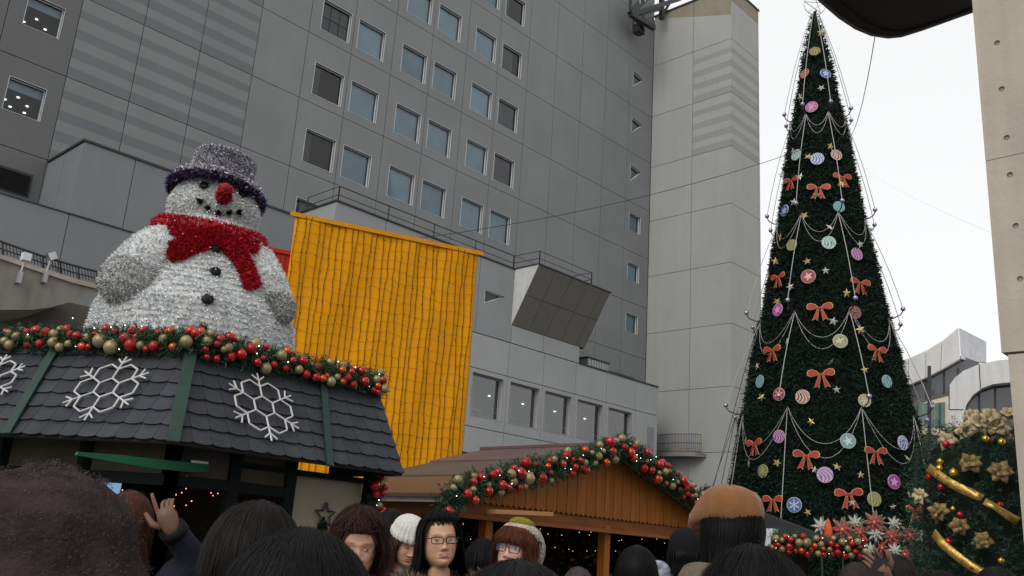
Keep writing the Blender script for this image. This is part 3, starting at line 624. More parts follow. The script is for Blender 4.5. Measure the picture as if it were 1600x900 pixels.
DISCS = [(1273, 80, 'yellow', 'stripe', 8.5), (1257, 115, 'orange', 'flake', 8), (1290, 115, 'blue', 'star', 8.5), (1268, 167, 'pink', 'flake', 9.5), (1244, 242, 'mint', 'stripe', 9), (1277, 248, 'blue', 'stripe', 10), (1307, 242, 'red', 'stripe', 9),
         (1226, 329, 'blue', 'star', 9), (1311, 323, 'teal', 'stripe', 9), (1237, 383, 'olive', 'stripe', 9), (1295, 379, 'mint', 'stripe', 10.5), (1339, 397, 'magenta', 'stripe', 10), (1263, 432, 'red', 'star', 11), (1215, 484, 'pink', 'star', 10), (1336, 488, 'dusty', 'flake', 10), (1313, 533, 'cream', 'star', 11),
         (1187, 596, 'teal', 'stripe', 10), (1386, 596, 'teal', 'stripe', 10), (1217, 616, 'red', 'flake', 10), (1254, 620, 'red', 'stripe', 11), (1351, 626, 'cream', 'flake', 10), (1217, 682, 'magenta', 'stripe', 10), (1325, 689, 'mint', 'star', 11.5), (1411, 692, 'blue', 'stripe', 11),
         (1192, 736, 'olive', 'flake', 10), (1289, 742, 'purple', 'stripe', 12), (1397, 753, 'magenta', 'star', 11), (1241, 789, 'blue', 'flake', 11.5), (1366, 780, 'olive', 'stripe', 11)]
PATW = {'stripe': 'striped', 'star': 'star printed', 'flake': 'snowflake printed'}
def where(y): return 'near the tip' if y < 200 else 'high' if y < 350 else 'half way up' if y < 560 else 'low'
seen = {}
def near_disc(x, y):
    d = min(DISCS, key=lambda q: (q[0]-x)**2+((q[1]-y)*1.0)**2); dx, dy = x-d[0], y-d[1]; rel = 'above' if dy < -abs(dx) else 'below' if dy > abs(dx) else 'beside'
    return f'{rel} the {d[2]} {PATW[d[3]]} disc {where(d[1])} on the tree'
for x, y, cn, pat, rp in DISCS:
    p, n = on_tree(x, y, .16); k = cn+'_'+pat; mat = MATS.get('print_'+k) or disc_mat('print_'+k, *COLS[cn], pat); me = MATS.get('me_'+k)
    if me is None: me = dmesh(mat); MATS['me_'+k] = me
    u = nrm(np.cross(ZZ, n)); v = np.cross(n, u); o = inst('disc_ornament', me, None, frame4(p, u, v, n, rp*pscale(p)*1.04)); o.rotation_euler.rotate_axis('Z', random.uniform(-.5, .5))
    lb = f'round {cn} {PATW[pat]} ornament hung {where(y)} on the giant tree'; tag(o, lb, 'ornament', f'{cn} {PATW[pat]} discs {where(y)}')
# bows: two loops, two tails, knot
BOW = M('bow_red', (.36, .04, .035), .55, var=.2, scale=3, rnd=.1); BOWE = M('bow_gold', (.50, .33, .10), .45)
def bow_poly():
    loopR = [(.06, .05), (.3, .33), (.62, .46), (.9, .40), (1.0, .2), (.96, -.02), (.72, -.12), (.4, -.05), (.06, -.06)]
    tailR = [(.04, -.04), (.22, -.1), (.42, -.55), (.62, -.98), (.34, -.86), (.2, -1.02), (.12, -.55)]
    return loopR, tailR
lp_, tl_ = bow_poly()
def ext2(mb, poly, z, th): mb.prism([(a, b, z) for a, b in poly], (0, 0, th))
flipx = lambda p: [(-a, b) for a, b in p][::-1]
def shrink(p, k=.86): c = np.mean(p, axis=0); return [tuple(c+(np.array(q)-c)*k) for q in p]
ml, mt_, me_ = [], [], []
bowparts = []
for nm, poly in (('loop', lp_), ('loop', flipx(lp_)), ('tail', tl_), ('tail', flipx(tl_))):
    b1 = MB(); ext2(b1, poly, 0 if nm == 'tail' else .03, .06); b2 = MB(); ext2(b2, shrink(poly), (.06 if nm == 'tail' else .09), .02)
    bowparts.append((nm, mesh_only(b1, nm, BOWE, False), mesh_only(b2, 'ribbon_face', BOW, False)))
kb = MB(); kb.ell((0, 0, .1), (.12, .14, .09), 10, 8); knot = mesh_only(kb, 'knot', BOW)
BOWS = [(1236, 283, 15), (1279, 295, 18), (1316, 278, 16), (1216, 434, 16), (1344, 443, 18), (1281, 482, 20), (1207, 548, 18), (1370, 548, 18), (1283, 586, 21), (1179, 694, 18), (1260, 713, 21), (1368, 707, 19), (1208, 782, 18), (1326, 773, 22), (1428, 798, 19)]
for x, y, hw in BOWS:
    p, n = on_tree(x, y, .17); u = nrm(np.cross(ZZ, n)); v = np.cross(n, u); s = hw*pscale(p)*1.0
    t = thing('ribbon_bow', p, f'flat red bow {near_disc(x, y)}', 'bow', 'red bows '+near_disc(x, y))
    F4 = frame4(p, u, v, n, s) @ Matrix.Rotation(random.uniform(-.12, .12), 4, 'Z')
    for nm, m1, m2 in bowparts: a = inst(nm, m1, t, F4); inst('ribbon_face', m2, a, F4).matrix_local = Matrix.Identity(4)
    inst('knot', knot, t, F4)
GOLDM = M('gold_foil', (.50, .38, .17), .38, .5, var=.15, rnd=.2); SILM = M('silver_foil', (.50, .48, .46), .38, .5, var=.15, rnd=.2)
sb = MB(); ov = [(math.sin(k*math.pi/5)*(1 if k % 2 == 0 else .42), math.cos(k*math.pi/5)*(1 if k % 2 == 0 else .42), 0) for k in range(10)]
sb.add(ov+[(0, 0, .22), (0, 0, -.22)], [(k, 10, (k+1) % 10) for k in range(10)]+[((k+1) % 10, 11, k) for k in range(10)])
starG = mesh_only(sb, 'foil_star', GOLDM, False); starS = mesh_only(sb, 'foil_star', SILM, False)
STARS = [(1283, 51), (1283, 137), (1250, 152), (1239, 237), (1263, 244), (1298, 229), (1250, 276), (1316, 287), (1240, 316), (1256, 337), (1277, 305), (1297, 355), (1219, 371), (1344, 382), (1212, 408), (1261, 408), (1290, 423), (1201, 429), (1235, 448), (1323, 458), (1214, 471), (1302, 502), (1344, 515), (1230, 533), (1298, 566), (1351, 578), (1183, 572), (1190, 621), (1307, 609), (1267, 659), (1165, 689), (1170, 724), (1214, 723), (1273, 734), (1308, 729), (1418, 716), (1331, 785), (1421, 773), (1395, 792), (1262, 801), (1345, 742)]
for i, (x, y) in enumerate(STARS):
    p, n = on_tree(x, y, .2); n = nrm(n+RNG.normal(size=3)*.35); u = nrm(np.cross(ZZ, n)); v = np.cross(n, u); gold = i % 5 not in (1, 3)
    o = inst('foil_star', starG if gold else starS, None, frame4(p, u, v, n, (6.2+random.random()*2)*pscale(p)) @ Matrix.Rotation(random.uniform(0, 1.2), 4, 'Z'))
    tag(o, f'small {"gold" if gold else "silver"} star {near_disc(x, y)}', 'star', f'{"gold" if gold else "silver"} stars {near_disc(x, y)}')
# poinsettia cut-outs in front of the tree base
def petals(n, r0, r1, rot=0, sharp=.5):
    out = []
    for k in range(n):
        a = 2*math.pi*k/n+rot; out += [(math.sin(a-math.pi/n)*r0, math.cos(a-math.pi/n)*r0), (math.sin(a-.55*math.pi/n)*r1*.62, math.cos(a-.55*math.pi/n)*r1*.62), (math.sin(a)*r1, math.cos(a)*r1), (math.sin(a+.55*math.pi/n)*r1*.62, math.cos(a+.55*math.pi/n)*r1*.62)]
    return out
FLR = M('petal_red', (.36, .045, .045), .6, var=.3, scale=4); FLW = M('petal_white', (.46, .47, .42), .6, var=.2, scale=4); LEAFC = M('petal_leaf', (.12, .17, .10), .6, var=.25, scale=4); FLE = M('petal_edge', (.42, .36, .28), .5)
FLOW = [(1283, 822, 'w', 15), (1316, 827, 'r', 19), (1344, 832, 'r', 15), (1336, 817, 'w', 14), (1366, 816, 'r', 18), (1368, 833, 'w', 15), (1393, 838, 'r', 17), (1397, 818, 'w', 12), (1422, 836, 'r', 16), (1440, 838, 'w', 11), (1360, 858, 'w', 13), (1378, 856, 'r', 17), (1398, 860, 'w', 13), (1414, 866, 'r', 13)]
for i, (x, y, c, rp) in enumerate(FLOW):
    p = atD(x, y, 35.2+.12*(i % 4)); n = nrm(CAM-p)*np.array((1, 1, .2)); n = nrm(n); u = nrm(np.cross(ZZ, n)); v = np.cross(n, u); s = rp*pscale(p)
    t = thing('poinsettia_cutout', p, f'flat {"red" if c == "r" else "white"} poinsettia cut-out in the {"lower" if y > 845 else "upper"} cluster below the giant tree', 'flower', f'{"red" if c == "r" else "white"} {"lower" if y > 845 else "upper"} poinsettia cut-outs')
    for j, (q, off, mt) in enumerate(((petals(7, .55, 1.15, .2), -.10, LEAFC), (petals(8, .42, 1.0), -.04, FLE), (petals(8, .36, .92), .02, FLR if c == 'r' else FLW), (petals(6, .2, .55, .3), .07, FLE), (petals(6, .17, .48, .3), .12, FLR if c == 'r' else FLW), (petals(5, .08, .14), .17, GOLDM))):
        mb = MB(); mb.prism([p+(u*a+v*b)*s+n*off for a, b in q], n*.03); mb.build(('leaf_layer', 'petal_edge', 'petal_layer', 'petal_edge', 'petal_layer', 'flower_centre')[j], mt, t)
    mb = MB(); mb.bar(p-n*.12, np.array((p[0], p[1], 0))-n*.12, .06); mb.build('stake', STEEL, t)
p = atD(1294, 826, 35); mb = MB(); mb.rings([[(p[0]+r*math.cos(a), p[1]+r*math.sin(a), p[2]+z) for a in np.linspace(0, 2*math.pi, 12, endpoint=False)] for z, r in ((-.42, .10), (-.2, .15), (.05, .13), (.25, .06), (.36, .01))])
tag(mb.build('candle_flame', M('orange_flame', (.55, .09, .02), .5), None, True, org=p), 'orange flame shaped ornament among the poinsettia cut-outs', 'ornament')
# green skirt of the display
mb = MB(); a, b = atD(1262, 868, 35.7), atD(1470, 868, 35.7)
mb.prism([(a[0], a[1], 0), (b[0], b[1], 0), (b[0], b[1], 2.9), (a[0], a[1], 2.9)], nrm(np.append(AXT, 0))*.8); sk = mb.build('hedge_skirt', M('core_green', (0, 0, 0)), None); tag(sk, 'low dark green fir skirt below the poinsettia cut-outs', 'hedge')
q = 9000; t_ = RNG.random(q)[:, None]; P_ = a*(1-t_)+b*t_; P_[:, 2] = RNG.random(q)*3.0; N_ = np.tile(-nrm(np.append(AXT, 0)), (q, 1)); V_, F_ = scatter_blades(P_, N_, .25, .06, .7, .2); mb = MB().arr(V_, F_); stuff(mb.build('foliage', NEED, sk))
# long guy wires
for nm, a, b in (('wire', atY(655, 372, 26), tp_(faz+1.2, 1.3, 20.8)), ('wire', tp_(faz+1.9, 1.4, 21.0), atZ(1367, 58, 16.3)), ('wire', tp_(faz+1.7, 1.2, 20.2), atX(1545, 362, 8.75))):
    mb = MB(); sag = .6 if b[0] > 9 else .25; mb.tube([a*(1-t)+b*t-ZZ*sag*4*t*(1-t) for t in np.linspace(0, 1, 14)], .013 if b[0] > 9 else .0009, 4)
    tag(mb.build('guy_wire', STEEL, None), {0: 'thin dark wire from the tree to the podium roof', 1: 'dark wire from the tree to the overhead walkway', 2: 'faint wire from the tree to the concrete pillar'}[0 if a[1] > 25 else 1 if b[2] > 15 else 2], 'wire')
for k, (px, py) in enumerate(((1100, 800), (1112, 770), (1120, 790), (1135, 760))):
    a = tp_(faz-1.3-.1*k, 2.75 if k % 2 else 3.7, 12.2 if k % 2 else 8.1); b = atD(px, py, 42); mb = MB(); mb.tube([a, b, np.array((b[0]+(b[0]-a[0])*.6, b[1]+(b[1]-a[1])*.6, 0.0))], .015, 4)
    tag(mb.build('guy_wire', STEEL, None), 'thin stay wire slanting down beside the giant tree', 'wire', 'stay wires of the tree')

# ================================================================== BANNERS
def banner(name, c00, c10, drop, label, col, nstr, waves, seed):
    rg = np.random.default_rng(seed); a, b = np.array(c00), np.array(c10); t = thing(name, (a+b)/2*np.array((1, 1, 0)), label, 'banner')
    u = nrm(b-a); W = np.linalg.norm(b-a); n = nrm(np.cross(u, ZZ)); n = n if np.dot(n, CAM-a) > 0 else -n
    nx, nz = 60, 50
    def off(s, z): return .05*math.sin(s*W*1.6+seed)*waves*(z/drop)+.02*math.sin(s*23+z*1.3)*waves+.03*noise.noise(Vector((s*4, z*.7, seed)))
    def pt(s, z, o=0): return a+u*W*s-ZZ*z+n*(off(s, z)+o)
    mb = MB(); P = [pt(i/nx, drop*j/nz) for j in range(nz+1) for i in range(nx+1)]
    mb.add(P, [(j*(nx+1)+i, j*(nx+1)+i+1, (j+1)*(nx+1)+i+1, (j+1)*(nx+1)+i) for j in range(nz) for i in range(nx)]); cl = mb.build('cloth', M(name+'_cloth', col, .85, var=.05, scale=1.2, bump=.15, bscale=60, spec=.15), t, True)
    md = cl.modifiers.new('thick', 'SOLIDIFY'); md.thickness = .012
    mb = MB(); mb.bar(a-u*.12+n*.03, b+u*.12+n*.03, .06, .1); mb.build('top_rail', M(name+'_hem', tuple(q*.8 for q in col), .7), t)
    WIRE = M('dark_wire', (.012, .011, .008), .7)
    for k in range(nstr):
        s0 = (k+.5+rg.uniform(-.18, .18))/nstr; mb = MB(); ph = rg.uniform(0, 6); pts = []
        jog = 0.0
        for j in range(46):
            z = drop*j/45; jog = jog*.86+rg.normal()*.0022; s = s0+jog+.0015*math.sin(z*2+ph); pts.append(pt(min(.998, max(.002, s)), z, .035))
        mb.tube(pts, .0085, 3)
        for j in range(1, 45, 2): p = pts[j]; d = nrm(rg.normal(size=3)); mb.tube([p, p+d*.035], .007, 3)
        mb.build('light_string', WIRE, t)
    mb = MB(); nh = int(drop/.24)
    for k in range(nh):
        z0 = drop*(k+.5)/nh; mb.tube([pt(i/30, z0+.03*math.sin(i*.9+k)+.018*rg.normal(), .03) for i in range(31)], .002, 3)
    stuff(mb.build('net', WIRE, t)); return t
ya = atD(462, 336, 20); yb2 = atZ(747, 396, ya[2])
banner('yellow_banner', ya, yb2, 7.6, 'big yellow cloth banner hung with a net of light strings', (.72, .29, .003), 29, 1.0, 3)
ra = atD(330, 372, 22.5); rb = atZ(458, 397, ra[2]); 
banner('red_banner', ra, rb, 7.6, 'red cloth banner with light strings behind the snowman', (.50, .025, .012), 16, .7, 5)

# ================================================================== GARLANDS
REDB = M('bauble_red', (.36, .005, .005), .12, .3, var=.05, coat=.6, rnd=.15); REDM = M('bauble_red_matt', (.33, .008, .008), .32, .15, var=.05, rnd=.15, spec=.35); ORB = M('bauble_copper', (.52, .07, .012), .12, .6, var=.05, coat=.5, rnd=.1)
GOLB = M('bauble_champagne', (.27, .225, .115), .42, .4, var=.12, scale=60, rnd=.12); GOLG = M('bauble_gold', (.60, .40, .05), .15, .8, var=.05)
LED = M('led_white', (1, 1, 1), .4, emit=(1, .98, .92, 6))
CAPM = M('bauble_cap', (.45, .38, .2), .3, .9)
bm_ = MB(); bm_.ell((0, 0, 0), 1, 18, 12); bm_.tube([(0, 0, .96), (0, 0, 1.14)], .17, 8)
BME = {k: mesh_only(bm_, 'bauble', mt) for k, mt in (('r', REDB), ('m', REDM), ('o', ORB), ('g', GOLB), ('y', GOLG))}
FIR = M('garland_fir', (.022, .058, .030), .6, attr='tint', var=.25, scale=8)
def garland(name, path, r, label, nblade, baubles, view, rb=(.028, .05), nled=25, seed=1, spread=.75, parts=True, top=.3):
    """path polyline; view = direction the decorated side faces"""
    rg = np.random.default_rng(seed); P = [np.array(p, float) for p in path]; seg = [np.linalg.norm(b-a) for a, b in zip(P[:-1], P[1:])]; L = sum(seg); cum = np.r_[0, np.cumsum(seg)]
    def at(s): k = min(len(seg)-1, int(np.searchsorted(cum, s, 'right')-1)); f = (s-cum[k])/seg[k]; return P[k]*(1-f)+P[k+1]*f, nrm(P[k+1]-P[k])
    t = thing(name, P[0], label, 'garland')
    pts, nr, cl = [], [], []
    for i in range(nblade//14):
        s = rg.random()*L; c, d = at(s); a = rg.random()*2*math.pi; u = nrm(np.cross(d, ZZ) if abs(d[2]) < .95 else np.cross(d, (1, 0, 0))); v = np.cross(u, d)
        rdir = u*math.cos(a)+v*math.sin(a); lo = rdir*.85+d*rg.normal()*.5; lo = nrm(lo); base = c+rdir*r*.15; ln = r*(.75+.6*rg.random())
        g_ = rg.random()
        for q in range(14): pts.append(base+lo*ln*q/14); nr.append(lo*.55+rg.normal(size=3)*.8); cl.append(g_)
    pts, nr = np.array(pts), np.array(nr); nr /= np.linalg.norm(nr, axis=1)[:, None]
    V_, F_ = scatter_blades(pts, nr, r*.34, r*.055, .25, 0, rg); cl = np.repeat(np.array(cl)[:, None], 5, 0)
    mb = MB().arr(V_, F_); stuff(mb.build('fir_sprigs', FIR, t, cols=np.array((.012, .040, .020))*(1-cl)+np.array((.045, .105, .048))*cl))
    mb = MB(); mb.tube(P, r*.45, 7); mb.build('garland_core', M('core_green', (0, 0, 0)), t, True)
    view = nrm(view); placed = []
    tries = 0
    while len(placed) < baubles and tries < baubles*30:
        tries += 1; s = rg.random()*L; c, d = at(s); up = nrm(np.cross(np.cross(view, d), view)) if True else ZZ; up = nrm(np.cross(d, view)); up = up if up[2] > 0 else -up
        rad_ = rg.uniform(*rb)*(1.15 if rg.random() < .2 else .9); h = rg.uniform(-1.05, 1.05-top); p = c+up*r*h+view*r*(.75+.3*rg.random())*math.sqrt(max(.15, 1-h*h*.6))
        if any(np.linalg.norm(p-q) < (rad_+rq)*.86 for q, rq in placed): continue
        placed.append((p, rad_)); k = rg.choice(list('rmogg'), p=[.32, .19, .15, .17, .17])
        R = Matrix.Rotation(rg.uniform(-.7, .7), 4, 'X') @ Matrix.Rotation(rg.uniform(-.7, .7), 4, 'Y'); inst('bauble', BME[k], t, Matrix.Translation(Vector(p)) @ R @ Matrix.Scale(rad_, 4))
    if nled:
        mb = MB()
        for _ in range(nled): s = rg.random()*L; c, d = at(s); mb.ell(c+view*r*.95+ZZ*r*rg.uniform(-.9, .8)+rg.normal(size=3)*.02, .0045, 6, 4)
        stuff(mb.build('fairy_lights', LED, t))
    return t

# ================================================================== HEXAGONAL KIOSK WITH SNOWMAN
kz0, kz1 = CAM[2]+.68, CAM[2]+1.57
B1 = np.array((3.47, 6.90)); RUN = .56; B3x = 5.84
hd = np.array((math.cos(rad(120)), math.sin(rad(120))))                   # direction of the second eave
T1 = B1+np.array((RUN/math.tan(rad(60)), RUN)); SIDE = 2.75
B0 = B1+hd*SIDE; T0 = T1+hd*(SIDE-.32)
SLATE = M('slate', (.033, .036, .043), .6, spec=.2, var=.2, scale=6, rnd=.16, bump=.2, bscale=50); GRNF = M('green_flashing', (.020, .045, .035), .5, .2, var=.25, scale=5)
kio = thing('market_kiosk', (4.6, 8.4, 0), 'hexagonal wooden market kiosk with dark slate roof, carrying the snowman', 'kiosk')
def clip_poly(poly, planes):
    for a, b, c in planes:          # keep a*x+b*y<=c
        out = []
        for i in range(len(poly)):
            p, q = poly[i-1], poly[i]; fp, fq = a*p[0]+b*p[1]-c, a*q[0]+b*q[1]-c
            if (fp <= 0) != (fq <= 0): t = fp/(fp-fq); out.append((p[0]+(q[0]-p[0])*t, p[1]+(q[1]-p[1])*t))
            if fq <= 0: out.append(q)
        poly = out
        if len(poly) < 3: return []
    return poly
def roof_face(parent, o, u, inward, length, rise, run, left_shift, right_shift, tw=.172, rows=7, name='slate'):
    """o = eave start, u along the eave, inward horizontal unit vector"""
    v3 = nrm(np.append(inward, 0)*run+ZZ*rise); n = nrm(np.cross(u, v3)); n = n if n[2] > 0 else -n; SL = math.hypot(rise, run); ex = SL/rows
    planes = [(-1, left_shift/SL, 0), (1, right_shift/SL, length), (0, 1, SL)]
    for r in range(rows):
        k0 = -1
        while k0*tw < length+tw:
            x0 = k0*tw+(r % 2)*0.0; y0 = r*ex; sc = .028
            poly = [(x0+.002, y0+.015), (x0+tw*.12, y0+.006), (x0+tw*.3, y0-.001), (x0+tw*.5, y0-.004), (x0+tw*.7, y0-.001), (x0+tw*.88, y0+.006), (x0+tw-.002, y0+.015), (x0+tw-.002, y0+ex+.03), (x0+.002, y0+ex+.03)]
            poly = clip_poly(poly, planes); k0 += 1
            if len(poly) < 3: continue
            h = lambda y: .016*(1-(y-y0)/ex)+.006
            mb = MB(); top = [o+u*x+v3*y+n*h(y) for x, y in poly]; botm = [o+u*x+v3*y+n*(h(y)-.012) for x, y in poly]; q = len(top)
            mb.add(top+botm, [tuple(range(q)), tuple(range(q, 2*q))[::-1]]+[(i, q+i, q+(i+1) % q, (i+1) % q) for i in range(q)]); mb.build(name, SLATE, parent)
    mb = MB(); c = [o-n*.012, o+u*length-n*.012, o+u*(length-right_shift)+v3*SL-n*.012, o+u*left_shift+v3*SL-n*.012]; mb.prism(c, -n*.025); mb.build('roof_deck', M('deck_dark', (.03, .028, .026), .9), parent)
    return v3, n, SL
E1 = np.array((B1[0], B1[1], kz0)); Xd = np.array((1.0, 0, 0)); hd3 = np.append(hd, 0)
vF, nF, SLF = roof_face(kio, E1, Xd, (0, 1), B3x-B1[0], kz1-kz0, RUN, RUN/math.tan(rad(60)), 0)
inL = np.array((math.sin(rad(120)), -math.cos(rad(120)))); inL = inL if np.dot(inL, (1, 0)) > 0 else -inL
vL, nL, SLL = roof_face(kio, E1, hd3, inL, SIDE, kz1-kz0, RUN, RUN/math.tan(rad(60)), 0)
# flashings: hip and battens
hipt = np.array((T1[0], T1[1], kz1)); hn = nrm(nF+nL)
def strip(a, b, wd, name='flashing', nn=hn, lift=.045):
    mb = MB(); d = nrm(b-a); s = nrm(np.cross(d, nn)); mb.obox((a+b)/2+nn*lift, (b-a)/2, s*wd/2, nn*.012); o = mb.build(name, GRNF, kio); return o
strip(E1-vF*.03-vL*.0, hipt, .10, lift=.03)
strip(atP(512, 731, E1, nF), atP(501, 590, E1, nF), .07, nn=nF, lift=.035); strip(atP(12, 682, E1, nL), atP(90, 548, E1, nL), .085, nn=nL, lift=.035)
# deck polygon and back closure
dk = [(T1[0], T1[1]), (B3x, T1[1]), (B3x, T1[1]+3.1), (T0[0]+.6, T1[1]+3.9), (T0[0], T0[1])]
mb = MB(); mb.prism([(x, y, kz1-.09) for x, y in dk], (0, 0, .06)); mb.build('roof_top', M('deck_dark', (0, 0, 0)), kio)
mb = MB(); mb.prism([(B3x, B1[1]+.08, kz0-.02), (B3x, T1[1], kz1-.04), (B3x, T1[1]+.6, kz1-.04), (B3x, T1[1]+.6, kz0-.02)], (-.03, 0, 0)); mb.build('gable_end', M('deck_dark', (0, 0, 0)), kio)
WOODD = M('dark_timber', (.020, .015, .011), .85, spec=.1, var=.3, scale=8); CREAM = M('cream_panel', (.27, .245, .18), .7, var=.12, scale=2)
WOODG = M('shaded_green_timber', (.006, .010, .008), .8, spec=.08)  # timber, frieze and trinkets darkened to imitate the shade inside the kiosk
# walls: inset frame of posts, frieze panels, beam
ins = .42; wF = B1[1]+ins
c1 = B1+np.array((ins/math.tan(rad(60)), ins)); wl_end = c1+hd*(SIDE-.3)
def wallrun(a, b, k):
    a, b = np.array(a), np.array(b); d = (b-a)/k
    for i in range(k+1):
        q = a+d*i; mb = MB(); mb.box((q[0]-.05, q[1]-.05, 0), (q[0]+.05, q[1]+.05, kz0+.25)); mb.build('post', WOODG, kio)
    for i in range(k):
        p, q = a+d*(i+.06), a+d*(i+.94); mb = MB(); mb.prism([(p[0], p[1], kz0-.22), (q[0], q[1], kz0-.22), (q[0], q[1], kz0+.2), (p[0], p[1], kz0+.2)], np.append(-inL if abs(b[0]-a[0]-(b[1]-a[1])) > 9 else (0, .03), 0)); mb.build('frieze_panel', M('frieze_shaded', (.05, .042, .03), .8, var=.3, scale=4), kio)  # frieze colour lowered to stand for shade under the eave
    mb = MB(); mb.bar((a[0], a[1], kz0-.27), (b[0], b[1], kz0-.27), .09, .09); mb.build('beam', WOODG, kio)
    mb = MB(); mb.bar((a[0], a[1], 1.02), (b[0], b[1], 1.02), .35, .05); mb.build('counter', WOODD, kio)
    mb = MB(); mb.prism([(a[0], a[1], 0.0), (b[0], b[1], 0.0), (b[0], b[1], 1.0), (a[0], a[1], 1.0)], (0.02, .04, 0)); mb.build('counter_front', WOODD, kio)
wallrun(c1, wl_end, 3)
pk_post = atY(450, 760, wF)[0]
wallrun(c1, (pk_post, wF), 2)
xe = B3x-.12; x570 = atY(572, 790, wF)[0]
mb = MB(); zb_ = atY(520, 750, wF+.1)[2]; mb.box((pk_post+.06, wF+.1, 0), (x570, wF+.14, zb_)); mb.build('side_panel', CREAM, kio)
mb = MB(); mb.bar((pk_post-.6, wF+.02, zb_+.02), (x570+.05, wF+.02, zb_+.02), .06, .05); mb.build('beam', WOODG, kio)
mb = MB(); mb.box((x570, wF, 0), (x570+.09, wF+.09, kz0+.3)); mb.build('post', WOODG, kio)
# back wall and ceiling that keep the inside dark
mb = MB(); mb.prism([(wl_end[0]+.2, wl_end[1]+.3, 0), (c1[0]+1.05, c1[1]+2.4, 0), (pk_post+.0, wF+1.6, 0), (pk_post, wF+1.6, kz0+.4), (c1[0]+1.05, c1[1]+2.4, kz0+.4), (wl_end[0]+.2, wl_end[1]+.3, kz0+.4)][:0] or [(wl_end[0], wl_end[1]+.8, 0), (pk_post+.05, wF+2.0, 0), (pk_post+.05, wF+2.0, kz0+.4), (wl_end[0], wl_end[1]+.8, kz0+.4)], (0.05, .05, 0)); mb.build('back_wall', WOODD, kio)
mb = MB(); mb.box((pk_post, wF+.16, 0), (pk_post+.05, wF+2.05, kz0+.45)); mb.build('inner_wall', WOODD, kio)
# shelves of little red goods
mb = MB(); rg = np.random.default_rng(5)
for z in (1.35, 1.62, 1.86, 2.02):
    for i in range(34):
        f = rg.random(); a = np.array((wl_end[0]+.3, wl_end[1]+.35)); b = np.array((pk_post-.1, wF+1.7)); q = a*(1-f)+b*f-np.array((.1, .35))*rg.random(); mb.ell((q[0], q[1], z+rg.uniform(-.03, .05)), rg.uniform(.012, .026), 8, 6)
stuff(tag(mb.build('red_trinkets', M('trinket_red', (.12, .01, .008), .4), None), 'rows of little red trinkets inside the hexagonal kiosk', 'trinkets'))
mb = MB()
for i in range(70):
    f = rg.random(); q = c1*(1-f)+(wl_end if i % 3 else np.array((pk_post, wF)))*f; mb.ell((q[0]+.25+rg.random()*.5, q[1]+.3+rg.random()*.8, rg.uniform(1.75, 2.1)), .006, 6, 4)
stuff(mb.build('fairy_lights', M('led_red', (1, .2, .1), .4, emit=(1, .25, .15, 3)), kio))
# green awning below the eave
mb = MB(); A = [(120, 706, 116, 711), (180, 710, 180, 722), (240, 717, 240, 732), (300, 723, 300, 738), (350, 728, 350, 737), (386, 731, 386, 733)]
aw = [(atP(a, b, np.append(c1, 2)-np.array((.1, .2, 0)), np.array((.45, -.9, 0))), atP(c, d, np.append(c1, 2)-np.array((.1, .2, 0)), np.array((.45, -.9, 0)))) for a, b, c, d in A]
mb.add([q for pr in aw for q in pr], [(2*i, 2*i+2, 2*i+3, 2*i+1) for i in range(5)]); ao = mb.build('awning', M('awning_green', (.012, .11, .055), .7, var=.15), kio); ao.modifiers.new('thick', 'SOLIDIFY').thickness = .015
mb = MB(); mb.bar(aw[3][0]+ZZ*.01, aw[5][0]+ZZ*.01, .02, .02); mb.build('awning_rod', FRAMEW, kio)
# lit screen inside, orange post light
p = atY(168, 766, 9.0); scr = thing('display_screen', p, 'small pale blue lit screen inside the hexagonal kiosk', 'screen'); mb = MB(); mb.box(p+(-.16, 0, -.09), p+(.13, .03, .09)); mb.build('housing', STEEL, scr)
mb = MB(); mb.box(p+(-.15, -.012, -.08), p+(.12, -.002, .08)); mb.build('screen_face', M('screen_blue', (.3, .5, .8), .3, emit=(.36, .62, .95, .55)), scr)
# star sign on cream panel
sc_ = atY(508, 805, wF+.07); st = thing('star_sign', sc_, 'black outlined five pointed star on the cream kiosk panel', 'sign'); s_ = 13*pscale(sc_)*1.5
mb = MB(); ov = [(math.sin(k*math.pi/5)*(1 if k % 2 == 0 else .44)*s_, math.cos(k*math.pi/5)*(1 if k % 2 == 0 else .44)*s_) for k in range(11)]; mb.tube([sc_+np.array((a, 0, b)) for a, b in ov], .012, 4); mb.build('star_outline', STEEL, st)
mb = MB()
for k in range(3): zz_ = sc_[2]-s_*(1.0+.75*k); mb.prism([(sc_[0], wF+.08, zz_+s_*.9), (sc_[0]-s_*(.55+.35*k), wF+.08, zz_-s_*.15), (sc_[0]+s_*(.55+.35*k), wF+.08, zz_-s_*.15)], (0, .02, 0))
mb.build('tree_cutout', WOODG, st)
# roof edge garlands
gp = [np.array((T0[0], T0[1], kz1+.02)), np.array((T1[0], T1[1], kz1+.0))-np.append(inL, 0)*.05+(0, -.03, 0), np.array((B3x+.02, T1[1]-.03, kz1+.0))]
garland('fir_garland', gp, .13, 'fir garland with red and gold baubles along the slate kiosk roof', 38000, 105, (-.25, -.9, .35), (.032, .057), 26, 11)
gx = x570+.02
garland('fir_garland', [(gx+.05, wF-.05, kz0-.03), (gx+.04, wF-.06, 1.75), (gx+.06, wF-.05, 1.3)], .085, 'short hanging fir garland on the corner post of the slate kiosk', 5000, 16, (-.4, -.9, 0), (.026, .045), 6, 12)
